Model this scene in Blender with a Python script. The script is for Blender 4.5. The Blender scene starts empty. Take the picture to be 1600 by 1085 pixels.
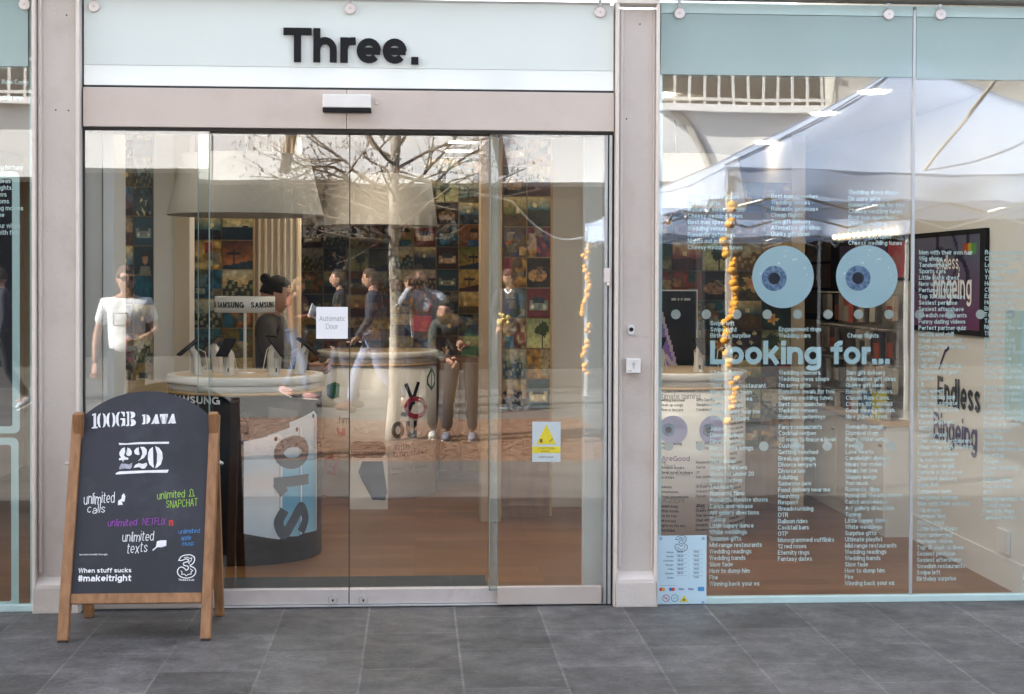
import bpy, bmesh, math, random
from mathutils import Vector, Matrix, noise as mnoise
random.seed(7)
R = math.radians
scene = bpy.context.scene
COL = scene.collection

# ------------------------------------------------------------------ camera
W0, H0, F0 = 1600.0, 1085.0, 2311.0          # photograph size and focal length in its pixels
PX, PY = 800.0, 470.0                        # principal point (the photograph is a crop)
VX, VY = 650.0, 437.0                        # where the shop front's normal meets the picture
CAM = Vector((0.0, -7.3, 1.619))
pitch = math.atan((PY - VY) / F0)
yaw = math.atan((PX - VX) * math.cos(pitch) / F0)
roll = 0.0032
fwd = Vector((math.sin(yaw) * math.cos(pitch), math.cos(yaw) * math.cos(pitch), -math.sin(pitch)))
rt = Vector((math.cos(yaw), -math.sin(yaw), 0.0))
up = rt.cross(fwd)
rt, up = (rt * math.cos(roll) + up * math.sin(roll)), (up * math.cos(roll) - rt * math.sin(roll))
cd = bpy.data.cameras.new('camera')
cam = bpy.data.objects.new('camera', cd)
COL.objects.link(cam)
cam.matrix_world = Matrix(((rt.x, up.x, -fwd.x, CAM.x), (rt.y, up.y, -fwd.y, CAM.y), (rt.z, up.z, -fwd.z, CAM.z), (0, 0, 0, 1)))
cd.sensor_width = 36.0
cd.lens = 36.0 * F0 / W0
cd.shift_y = -(H0 / 2 - PY) / W0
cd.clip_start = 0.02
cd.clip_end = 500
scene.camera = cam

# ------------------------------------------------------------------ sky, sun, exposure
SUN_EL, SUN_H = R(34), Vector((-0.92, 0.39))     # the sun stands to the west, a little behind the shop
world = bpy.data.worlds.new('World')
scene.world = world
world.use_nodes = True
wn = world.node_tree
sky = wn.nodes.new('ShaderNodeTexSky')
sky.sky_type = 'NISHITA'
sky.sun_disc = False
sky.sun_elevation = SUN_EL
sky.sun_rotation = math.atan2(SUN_H.x, SUN_H.y)
sky.air_density, sky.dust_density, sky.ozone_density = 1.0, 2.5, 0.6
sky_desat = wn.nodes.new('ShaderNodeHueSaturation')          # sky blue toned down to warm the colour balance
sky_desat.inputs['Saturation'].default_value = 0.5
wn.links.new(sky.outputs[0], sky_desat.inputs['Color'])
wn.links.new(sky_desat.outputs[0], wn.nodes['Background'].inputs[0])
wn.nodes['Background'].inputs[1].default_value = 0.15
sl = bpy.data.lights.new('sun', 'SUN')
sl.energy = 5.0
sl.angle = R(0.5)
sl.color = (1.0, 0.95, 0.88)
sun = bpy.data.objects.new('sun', sl)
COL.objects.link(sun)
sdir = Vector((SUN_H.x * math.cos(SUN_EL), SUN_H.y * math.cos(SUN_EL), math.sin(SUN_EL)))
sun.rotation_euler = sdir.to_track_quat('Z', 'Y').to_euler()
sun.location = sdir * 40
vs = scene.view_settings
vs.view_transform, vs.look, vs.gamma, vs.exposure = 'Standard', 'None', 1.0, 2.5
vs.use_curve_mapping = False
cy = scene.cycles
cy.max_bounces, cy.diffuse_bounces, cy.glossy_bounces = 10, 4, 5
cy.transmission_bounces, cy.transparent_max_bounces = 8, 24
cy.caustics_reflective = cy.caustics_refractive = False
cy.sample_clamp_indirect = 6.0

# ------------------------------------------------------------------ picture to place
def ray(px, py):
    return (fwd * F0 + rt * (px - PX) + up * (PY - py)).normalized()
def P(px, py, Y=0.0):                         # the point of the plane y = Y
    d = ray(px, py)
    return CAM + d * ((Y - CAM.y) / d.y)
def PX_(px, py, X):                           # the point of the plane x = X
    d = ray(px, py)
    return CAM + d * ((X - CAM.x) / d.x)
def PG(px, py, z=0.0):                        # the point of the ground
    d = ray(px, py)
    return CAM + d * ((z - CAM.z) / d.z)
def M(px, py, dist):                          # the place dist in front of the glass that is mirrored there
    p = P(px, py, dist)
    return Vector((p.x, -dist, p.z))

# ------------------------------------------------------------------ materials
MATS = {}
def mat(name, col, rough=0.6, metal=0.0, var=0.12, scale=8.0, bump=0.0, bscale=60.0, coat=0.0, spec=0.5, stretch=(1, 1, 1), col2=None, emit=None, es=0.0, trans=0.0):
    m = bpy.data.materials.new(name)
    m.use_nodes = True
    t = m.node_tree
    b = t.nodes['Principled BSDF']
    b.inputs['Roughness'].default_value = rough
    b.inputs['Metallic'].default_value = metal
    b.inputs['Specular IOR Level'].default_value = spec
    if coat:
        b.inputs['Coat Weight'].default_value = coat
        b.inputs['Coat Roughness'].default_value = 0.06
    tc = t.nodes.new('ShaderNodeTexCoord')
    mp = t.nodes.new('ShaderNodeMapping')
    mp.inputs['Scale'].default_value = stretch
    t.links.new(tc.outputs['Object'], mp.inputs['Vector'])
    n = t.nodes.new('ShaderNodeTexNoise')
    n.inputs['Scale'].default_value = scale
    n.inputs['Detail'].default_value = 5
    t.links.new(mp.outputs[0], n.inputs['Vector'])
    r = t.nodes.new('ShaderNodeValToRGB')
    c2 = col2 or tuple(c * (1 + var) for c in col)
    c1 = tuple(c * (1 - var) for c in col) if col2 is None else col
    r.color_ramp.elements[0].position, r.color_ramp.elements[1].position = 0.3, 0.7
    r.color_ramp.elements[0].color = (*[min(1, c) for c in c1], 1)
    r.color_ramp.elements[1].color = (*[min(1, c) for c in c2], 1)
    t.links.new(n.outputs['Fac'], r.inputs[0])
    t.links.new(r.outputs[0], b.inputs['Base Color'])
    if emit:
        b.inputs['Emission Color'].default_value = (*emit, 1)
        b.inputs['Emission Strength'].default_value = es
    if bump:
        n2 = t.nodes.new('ShaderNodeTexNoise')
        n2.inputs['Scale'].default_value = bscale
        n2.inputs['Detail'].default_value = 6
        t.links.new(mp.outputs[0], n2.inputs['Vector'])
        bp = t.nodes.new('ShaderNodeBump')
        bp.inputs['Strength'].default_value = bump
        bp.inputs['Distance'].default_value = 0.02
        t.links.new(n2.outputs['Fac'], bp.inputs['Height'])
        t.links.new(bp.outputs[0], b.inputs['Normal'])
    if trans:                                  # thin cloth that lets light through
        td = t.nodes.new('ShaderNodeBsdfTranslucent')
        t.links.new(r.outputs[0], td.inputs['Color'])
        mx = t.nodes.new('ShaderNodeMixShader')
        mx.inputs[0].default_value = trans
        t.links.new(b.outputs[0], mx.inputs[1])
        t.links.new(td.outputs[0], mx.inputs[2])
        t.links.new(mx.outputs[0], t.nodes['Material Output'].inputs['Surface'])
    MATS[name] = m
    return m

def glass_mat(name, tint, face):
    m = bpy.data.materials.new(name)
    m.use_nodes = True
    t = m.node_tree
    for n in list(t.nodes):
        if n.type != 'OUTPUT_MATERIAL':
            t.nodes.remove(n)
    tr = t.nodes.new('ShaderNodeBsdfTransparent')
    tr.inputs[0].default_value = (*tint, 1)
    gl = t.nodes.new('ShaderNodeBsdfGlossy')
    gl.inputs['Roughness'].default_value = 0.0
    gl.inputs['Color'].default_value = (1, 1, 1, 1)
    lw = t.nodes.new('ShaderNodeLayerWeight')
    lw.inputs[0].default_value = 0.5
    pw = t.nodes.new('ShaderNodeMath'); pw.operation = 'POWER'; pw.inputs[1].default_value = 5
    ma = t.nodes.new('ShaderNodeMath'); ma.operation = 'MULTIPLY_ADD'
    ma.inputs[1].default_value = 1 - face; ma.inputs[2].default_value = face
    t.links.new(lw.outputs['Facing'], pw.inputs[0]); t.links.new(pw.outputs[0], ma.inputs[0])
    tc = t.nodes.new('ShaderNodeTexCoord')
    nz = t.nodes.new('ShaderNodeTexNoise'); nz.inputs['Scale'].default_value = 1.3
    bp = t.nodes.new('ShaderNodeBump'); bp.inputs['Strength'].default_value = 0.03; bp.inputs['Distance'].default_value = 0.02
    t.links.new(tc.outputs['Object'], nz.inputs['Vector']); t.links.new(nz.outputs['Fac'], bp.inputs['Height'])
    t.links.new(bp.outputs[0], gl.inputs['Normal'])
    mx = t.nodes.new('ShaderNodeMixShader')
    t.links.new(ma.outputs[0], mx.inputs[0]); t.links.new(tr.outputs[0], mx.inputs[1]); t.links.new(gl.outputs[0], mx.inputs[2])
    t.links.new(mx.outputs[0], t.nodes['Material Output'].inputs['Surface'])
    MATS[name] = m
    return m

def grime(m, scale, lo, hi, dark, stretch=(1, 1, 1)):
    """Scuffs and stains: patches where the paint itself is dirty."""
    t = m.node_tree
    b = t.nodes['Principled BSDF']
    src = b.inputs['Base Color'].links[0].from_socket
    tc = t.nodes.new('ShaderNodeTexCoord'); mp = t.nodes.new('ShaderNodeMapping'); mp.inputs['Scale'].default_value = stretch
    n = t.nodes.new('ShaderNodeTexNoise'); n.inputs['Scale'].default_value = scale; n.inputs['Detail'].default_value = 8; n.inputs['Roughness'].default_value = .65
    r = t.nodes.new('ShaderNodeValToRGB')
    r.color_ramp.elements[0].position, r.color_ramp.elements[1].position = lo, hi
    r.color_ramp.elements[0].color = (1, 1, 1, 1); r.color_ramp.elements[1].color = (*dark, 1)
    mx = t.nodes.new('ShaderNodeMix'); mx.data_type = 'RGBA'; mx.blend_type = 'MULTIPLY'; mx.inputs['Factor'].default_value = 1
    t.links.new(tc.outputs['Object'], mp.inputs[0]); t.links.new(mp.outputs[0], n.inputs['Vector']); t.links.new(n.outputs['Fac'], r.inputs[0])
    t.links.new(src, mx.inputs['A']); t.links.new(r.outputs[0], mx.inputs['B']); t.links.new(mx.outputs['Result'], b.inputs['Base Color'])
GLASS = glass_mat('window_glass', (0.955, 0.975, 0.968), 0.080)
PAINT = mat('pillar_paint', (0.61, 0.555, 0.51), 0.42, var=0.03, scale=3, bump=0.12, bscale=90)
PAINT_D = mat('pillar_edge', (0.70, 0.635, 0.58), 0.35, var=0.04, scale=5)
STEEL = mat('brushed_steel', (0.58, 0.51, 0.46), 0.40, metal=0.25, var=0.03, scale=3)
STEEL_B = mat('bright_steel', (0.74, 0.68, 0.66), 0.32, metal=0.45, var=0.05)
ALU = mat('grey_aluminium', (0.50, 0.52, 0.53), 0.4, metal=0.5, var=0.05)
grime(PAINT, 5, .52, .72, (.90, .885, .865)); grime(PAINT, 55, .67, .73, (.68, .65, .62))
grime(PAINT_D, 12, .60, .72, (.86, .84, .82)); grime(STEEL, 4, .5, .75, (.93, .92, .915)); grime(STEEL, 60, .68, .74, (.80, .78, .76))
grime(STEEL_B, 10, .55, .72, (.88, .87, .86))
DARK = mat('dark_gasket', (0.03, 0.03, 0.03), 0.6, var=0.2)
TEAL = mat('pale_teal_film', (0.50, 0.66, 0.65), 0.5, var=0.03)
BULK = mat('bulkhead_board', (0.33, 0.44, 0.43), 0.2, coat=0.5, var=0.03, scale=2)
SIGNP = mat('sign_panel', (0.70, 0.765, 0.735), 0.28, var=0.015, scale=2)
VINYL = mat('teal_vinyl', (0.64, 0.80, 0.80), 0.5, var=0.02)
VINYL_B = mat('bright_teal_vinyl', (0.52, 0.72, 0.77), 0.5, var=0.02)
BLACK = mat('black_sign_paint', (0.010, 0.011, 0.013), 0.55, spec=0.2, var=0.2)
WHITE = mat('white_laminate', (0.78, 0.76, 0.73), 0.4, var=0.03)
PAPER = mat('white_paper', (0.86, 0.87, 0.89), 0.5, var=0.01)
WALLW = mat('white_wall_paint', (0.72, 0.70, 0.66), 0.6, var=0.03, scale=2)
WALLB = mat('beige_wall_paint', (0.62, 0.52, 0.38), 0.6, var=0.05, scale=2)
CEILM = mat('ceiling_paint', (0.70, 0.67, 0.61), 0.7, var=0.02)
BROWN = mat('brown_panel', (0.26, 0.15, 0.085), 0.45, var=0.15, scale=3, stretch=(6, 1, 1))
SHADE_M = mat('lamp_shade_cloth', (0.42, 0.40, 0.365), 0.8, var=0.04, scale=40, trans=0.12)
WOODL = mat('pale_wood', (0.55, 0.36, 0.18), 0.45, var=0.12, scale=6, stretch=(1, 6, 6))
NAVY = mat('navy_gloss', (0.008, 0.009, 0.015), 0.4, spec=0.25, var=0.1)
GREYD = mat('dark_grey_card', (0.10, 0.095, 0.09), 0.5, var=0.06)
PHONE = mat('phone_glass', (0.012, 0.012, 0.014), 0.12, var=0.1)
STONE_W = mat('white_render', (0.87, 0.86, 0.85), 0.7, var=0.05, scale=1.2)
STONE_G = mat('grey_render', (0.42, 0.41, 0.38), 0.8, var=0.10, scale=1)
SHOPD = mat('dark_shopfront', (0.006, 0.007, 0.011), 0.4, spec=0.04, var=0.3, scale=1.5)
WALLD = mat('dark_brick_wall', (0.045, 0.042, 0.04), 0.9, var=0.12, scale=2)
RAILM = mat('pale_railing', (0.62, 0.62, 0.60), 0.5, var=0.05)
FABRIC = mat('tent_fabric', (0.60, 0.73, 0.96), 0.75, var=0.03, scale=3, bump=0.35, bscale=2.2, trans=0.42)
TENTM = mat('tent_frame', (0.62, 0.62, 0.60), 0.4, metal=0.3, var=0.05)
CORDM = mat('white_cord', (0.75, 0.74, 0.72), 0.8)
BARK = mat('pale_tree_bark', (0.15, 0.125, 0.10), 0.9, scale=7, bump=0.8, bscale=18, stretch=(1, 1, .45), col2=(0.47, 0.425, 0.36))
TWIG = mat('brown_twig', (0.16, 0.125, 0.095), 0.85, var=0.3, scale=14)

def slab_material():
    m = bpy.data.materials.new('slate_paving')
    m.use_nodes = True
    t = m.node_tree
    b = t.nodes['Principled BSDF']
    tc = t.nodes.new('ShaderNodeTexCoord')
    mp = t.nodes.new('ShaderNodeMapping')
    mp.inputs['Rotation'].default_value = (0, 0, R(90))
    mp.inputs['Location'].default_value = (0.39, 0.2246, 0)
    t.links.new(tc.outputs['Object'], mp.inputs['Vector'])
    br = t.nodes.new('ShaderNodeTexBrick')
    br.offset = 0.5; br.offset_frequency = 2; br.squash = 1.0
    for k, v in (('Scale', 1.0), ('Mortar Size', 0.0065), ('Mortar Smooth', 0.4), ('Bias', -0.1), ('Brick Width', 0.62), ('Row Height', 0.4154)):
        br.inputs[k].default_value = v
    br.inputs['Color1'].default_value = (0.076, 0.074, 0.073, 1)
    br.inputs['Color2'].default_value = (0.122, 0.118, 0.117, 1)
    br.inputs['Mortar'].default_value = (0.145, 0.140, 0.135, 1)
    t.links.new(mp.outputs[0], br.inputs['Vector'])
    def nz(sc, det, lo, hi, c0, c1, rough=0.55):
        n = t.nodes.new('ShaderNodeTexNoise'); n.inputs['Scale'].default_value = sc; n.inputs['Detail'].default_value = det
        n.inputs['Roughness'].default_value = rough
        t.links.new(tc.outputs['Object'], n.inputs['Vector'])
        r = t.nodes.new('ShaderNodeValToRGB')
        r.color_ramp.elements[0].position, r.color_ramp.elements[1].position = lo, hi
        r.color_ramp.elements[0].color = (c0, c0, c0, 1); r.color_ramp.elements[1].color = (c1, c1, c1, 1)
        t.links.new(n.outputs['Fac'], r.inputs[0])
        return r
    last = br.outputs['Color']
    for n in (nz(2.2, 9, .3, .7, .80, 1.18, .65), nz(11, 8, .33, .6, .80, 1.1), nz(90, 4, .3, .7, .74, 1.26), nz(38, 6, .35, .65, .82, 1.18), nz(3.7, 3, .56, .63, 1.0, 0.84), nz(1.1, 9, .44, .60, .80, 1.12, .7), nz(24, 3, .66, .72, 1.0, 1.35)):
        mx = t.nodes.new('ShaderNodeMix'); mx.data_type = 'RGBA'; mx.blend_type = 'MULTIPLY'
        mx.inputs['Factor'].default_value = 1.0
        t.links.new(last, mx.inputs['A']); t.links.new(n.outputs[0], mx.inputs['B'])
        last = mx.outputs['Result']
    vo = t.nodes.new('ShaderNodeTexVoronoi'); vo.inputs['Scale'].default_value = 3.4          # trodden gum and drips
    t.links.new(tc.outputs['Object'], vo.inputs['Vector'])
    vr = t.nodes.new('ShaderNodeValToRGB'); vr.color_ramp.interpolation = 'EASE'
    vr.color_ramp.elements[0].position, vr.color_ramp.elements[1].position = .040, .062
    vr.color_ramp.elements[0].color = (.58, .58, .58, 1); vr.color_ramp.elements[1].color = (1, 1, 1, 1)
    t.links.new(vo.outputs['Distance'], vr.inputs[0])
    mx = t.nodes.new('ShaderNodeMix'); mx.data_type = 'RGBA'; mx.blend_type = 'MULTIPLY'; mx.inputs['Factor'].default_value = .8
    t.links.new(last, mx.inputs['A']); t.links.new(vr.outputs[0], mx.inputs['B']); last = mx.outputs['Result']
    t.links.new(last, b.inputs['Base Color'])
    rr = nz(6, 6, .3, .7, .42, .68)
    t.links.new(rr.outputs[0], b.inputs['Roughness'])
    n2 = t.nodes.new('ShaderNodeTexNoise'); n2.inputs['Scale'].default_value = 45; n2.inputs['Detail'].default_value = 8
    t.links.new(tc.outputs['Object'], n2.inputs['Vector'])
    ad = t.nodes.new('ShaderNodeMath'); ad.operation = 'MULTIPLY_ADD'; ad.inputs[1].default_value = -0.8
    t.links.new(br.outputs['Fac'], ad.inputs[0]); t.links.new(n2.outputs['Fac'], ad.inputs[2])
    bp = t.nodes.new('ShaderNodeBump'); bp.inputs['Strength'].default_value = 0.25; bp.inputs['Distance'].default_value = 0.006
    t.links.new(ad.outputs[0], bp.inputs['Height']); t.links.new(bp.outputs[0], b.inputs['Normal'])
    MATS['slate_paving'] = m
    return m
SLAB = slab_material()
PLAZA = mat('plaza_concrete', (0.085, 0.083, 0.08), 0.8, scale=1.6, col2=(0.135, 0.132, 0.128), bump=.1, bscale=30)
def frost_mat():
    m = bpy.data.materials.new('polished_glass_edge'); m.use_nodes = True
    t = m.node_tree; b = t.nodes['Principled BSDF']; b.inputs['Base Color'].default_value = (0.50, 0.58, 0.55, 1); b.inputs['Roughness'].default_value = .4
    tr = t.nodes.new('ShaderNodeBsdfTransparent'); mx = t.nodes.new('ShaderNodeMixShader'); mx.inputs[0].default_value = .22
    t.links.new(tr.outputs[0], mx.inputs[1]); t.links.new(b.outputs[0], mx.inputs[2]); t.links.new(mx.outputs[0], t.nodes['Material Output'].inputs['Surface'])
    return m
FROST = frost_mat()
GEDGE = mat('green_glass_edge', (0.20, 0.27, 0.25), .3)

def plank_material():
    m = bpy.data.materials.new('wood_floor')
    m.use_nodes = True
    t = m.node_tree
    b = t.nodes['Principled BSDF']
    b.inputs['Roughness'].default_value = 0.38
    tc = t.nodes.new('ShaderNodeTexCoord')
    br = t.nodes.new('ShaderNodeTexBrick')
    br.offset = 0.37
    for k, v in (('Scale', 1.0), ('Mortar Size', 0.0015), ('Brick Width', 1.1), ('Row Height', 0.14)):
        br.inputs[k].default_value = v
    br.inputs['Color1'].default_value = (0.185, 0.078, 0.028, 1)
    br.inputs['Color2'].default_value = (0.275, 0.128, 0.050, 1)
    br.inputs['Mortar'].default_value = (0.10, 0.055, 0.03, 1)
    t.links.new(tc.outputs['Object'], br.inputs['Vector'])
    mp = t.nodes.new('ShaderNodeMapping'); mp.inputs['Scale'].default_value = (2, 26, 1)
    t.links.new(tc.outputs['Object'], mp.inputs[0])
    n = t.nodes.new('ShaderNodeTexNoise'); n.inputs['Scale'].default_value = 2.5; n.inputs['Detail'].default_value = 6
    t.links.new(mp.outputs[0], n.inputs['Vector'])
    r = t.nodes.new('ShaderNodeValToRGB')
    r.color_ramp.elements[0].color = (.6, .6, .6, 1); r.color_ramp.elements[1].color = (1.25, 1.2, 1.15, 1)
    t.links.new(n.outputs['Fac'], r.inputs[0])
    mx = t.nodes.new('ShaderNodeMix'); mx.data_type = 'RGBA'; mx.blend_type = 'MULTIPLY'; mx.inputs['Factor'].default_value = 1
    t.links.new(br.outputs['Color'], mx.inputs['A']); t.links.new(r.outputs[0], mx.inputs['B'])
    t.links.new(mx.outputs['Result'], b.inputs['Base Color'])
    MATS['wood_floor'] = m
    return m
PLANK = plank_material()

def attr_material(name, rough=0.5):
    m = bpy.data.materials.new(name)
    m.use_nodes = True
    t = m.node_tree
    b = t.nodes['Principled BSDF']
    b.inputs['Roughness'].default_value = rough
    a = t.nodes.new('ShaderNodeAttribute'); a.attribute_name = 'ink'
    t.links.new(a.outputs['Color'], b.inputs['Base Color'])
    return m
INK = attr_material('printed_ink', 0.28)

# ------------------------------------------------------------------ mesh helpers
def B():
    return bmesh.new()
def box(bm, x0, x1, y0, y1, z0, z1, mi=0):
    v = [bm.verts.new((x, y, z)) for x in (x0, x1) for y in (y0, y1) for z in (z0, z1)]
    for q in ((0, 1, 3, 2), (4, 6, 7, 5), (0, 4, 5, 1), (2, 3, 7, 6), (0, 2, 6, 4), (1, 5, 7, 3)):
        bm.faces.new([v[i] for i in q]).material_index = mi
def rbox(bm, x0, x1, y0, y1, z0, z1, r=0.004, seg=2):
    t = bmesh.new()
    box(t, x0, x1, y0, y1, z0, z1)
    bmesh.ops.bevel(t, geom=t.edges[:], offset=r, segments=seg, affect='EDGES', profile=0.5)
    merge(bm, t)
def merge(bm, t, mx=None, mi=None):
    mp = {}
    for v in t.verts:
        mp[v] = bm.verts.new(mx @ v.co if mx else v.co)
    for f in t.faces:
        try:
            nf = bm.faces.new([mp[v] for v in f.verts])
            nf.smooth = f.smooth
            nf.material_index = f.material_index if mi is None else mi
        except ValueError:
            pass
    t.free()
def tube(bm, pts, rad, n=8, cap=True, mi=0, smooth=True):
    pts = [Vector(p) for p in pts]
    if not hasattr(rad, '__len__'):
        rad = [rad] * len(pts)
    rings, ref = [], None
    for i, p in enumerate(pts):
        d = (pts[min(i + 1, len(pts) - 1)] - pts[max(i - 1, 0)])
        d = d.normalized() if d.length > 1e-9 else Vector((0, 0, 1))
        if ref is None:
            ref = d.orthogonal().normalized()
        ref = (ref - d * ref.dot(d))
        ref = ref.normalized() if ref.length > 1e-6 else d.orthogonal().normalized()
        o = d.cross(ref)
        rr = rad[i] if hasattr(rad[i], '__len__') else (rad[i], rad[i])
        rings.append([bm.verts.new(p + ref * (math.cos(2 * math.pi * k / n) * rr[0]) + o * (math.sin(2 * math.pi * k / n) * rr[1])) for k in range(n)])
    for a, b in zip(rings, rings[1:]):
        for k in range(n):
            f = bm.faces.new((a[k], a[(k + 1) % n], b[(k + 1) % n], b[k]))
            f.smooth = smooth; f.material_index = mi
    if cap:
        bm.faces.new(rings[0][::-1]).material_index = mi
        bm.faces.new(rings[-1]).material_index = mi
def lathe(bm, prof, cx=0, cy_=0, n=48, a0=0.0, a1=2 * math.pi, mi=0, smooth=True):
    full = abs(a1 - a0 - 2 * math.pi) < 1e-6
    m = n if full else n + 1
    rings = [[bm.verts.new((cx + r * math.cos(a0 + (a1 - a0) * k / n), cy_ + r * math.sin(a0 + (a1 - a0) * k / n), z)) for k in range(m)] for r, z in prof]
    for a, b in zip(rings, rings[1:]):
        for k in range(n):
            k2 = (k + 1) % m
            f = bm.faces.new((a[k], a[k2], b[k2], b[k]))
            f.smooth = smooth; f.material_index = mi
    return rings
def sphere(bm, c, r, u=12, v=8, mi=0):
    t = bmesh.new()
    bmesh.ops.create_uvsphere(t, u_segments=u, v_segments=v, radius=1.0)
    r = r if hasattr(r, '__len__') else (r, r, r)
    for f in t.faces:
        f.smooth = True
    merge(bm, t, Matrix.Translation(Vector(c)) @ Matrix.Diagonal((*r, 1)), mi)
def plate(bm, pts, xf, depth=0.002, mi=0):
    """A flat outline (list of (x, y)) with thickness, laid by xf(x, y, z)."""
    a = [bm.verts.new(xf(x, y, depth)) for x, y in pts]
    b = [bm.verts.new(xf(x, y, 0)) for x, y in pts]
    f = bm.faces.new(a); f.material_index = mi
    g = bm.faces.new(b[::-1]); g.material_index = mi
    n = len(pts)
    for i in range(n):
        bm.faces.new((b[i], b[(i + 1) % n], a[(i + 1) % n], a[i])).material_index = mi
    if n > 4:
        bmesh.ops.triangulate(bm, faces=[f, g])
def disc(cx, cy_, r, n=40, ry=None):
    return [(cx + r * math.cos(2 * math.pi * k / n), cy_ + (ry or r) * math.sin(2 * math.pi * k / n)) for k in range(n)]
def rrect(x0, x1, y0, y1, r, n=5):
    out = []
    for cx, cyy, a in ((x1 - r, y1 - r, 0), (x0 + r, y1 - r, 90), (x0 + r, y0 + r, 180), (x1 - r, y0 + r, 270)):
        out += [(cx + r * math.cos(R(a + 90 * k / n)), cyy + r * math.sin(R(a + 90 * k / n))) for k in range(n + 1)]
    return out
def flat(o, u, v, n):
    o, u, v, n = Vector(o), Vector(u), Vector(v), Vector(n)
    return lambda x, y, z: o + u * x + v * y + n * z
def front(o):                                  # a sheet facing the street
    return flat(o, (1, 0, 0), (0, 0, 1), (0, -1, 0))

def mk(name, bm, mats, parent=None, smooth=False, local=False, normals=True):
    if normals:
        bmesh.ops.recalc_face_normals(bm, faces=bm.faces[:])
    me = bpy.data.meshes.new(name)
    if smooth:
        for f in bm.faces:
            f.smooth = True
    bm.to_mesh(me)
    bm.free()
    for m in (mats if isinstance(mats, (list, tuple)) else [mats]):
        me.materials.append(m)
    o = bpy.data.objects.new(name, me)
    COL.objects.link(o)
    if parent:
        o.parent = parent
        if not local and parent.type == 'EMPTY':
            o.matrix_parent_inverse = Matrix.Translation(-parent.location)
    return o
def tag(o, label=None, cat=None, group=None, kind=None):
    for k, v in (('label', label), ('category', cat), ('group', group), ('kind', kind)):
        if v:
            o[k] = v
    return o
def thing(name, label, cat, loc=(0, 0, 0), group=None):
    o = bpy.data.objects.new(name, None)
    o.empty_display_size = 0.1
    COL.objects.link(o)
    o.location = Vector(loc)
    return tag(o, label, cat, group)
def copy_tree(o, parent=None):
    c = o.copy()
    COL.objects.link(c)
    if parent:
        c.parent = parent
    for ch in list(o.children):
        copy_tree(ch, c)
    return c
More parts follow.
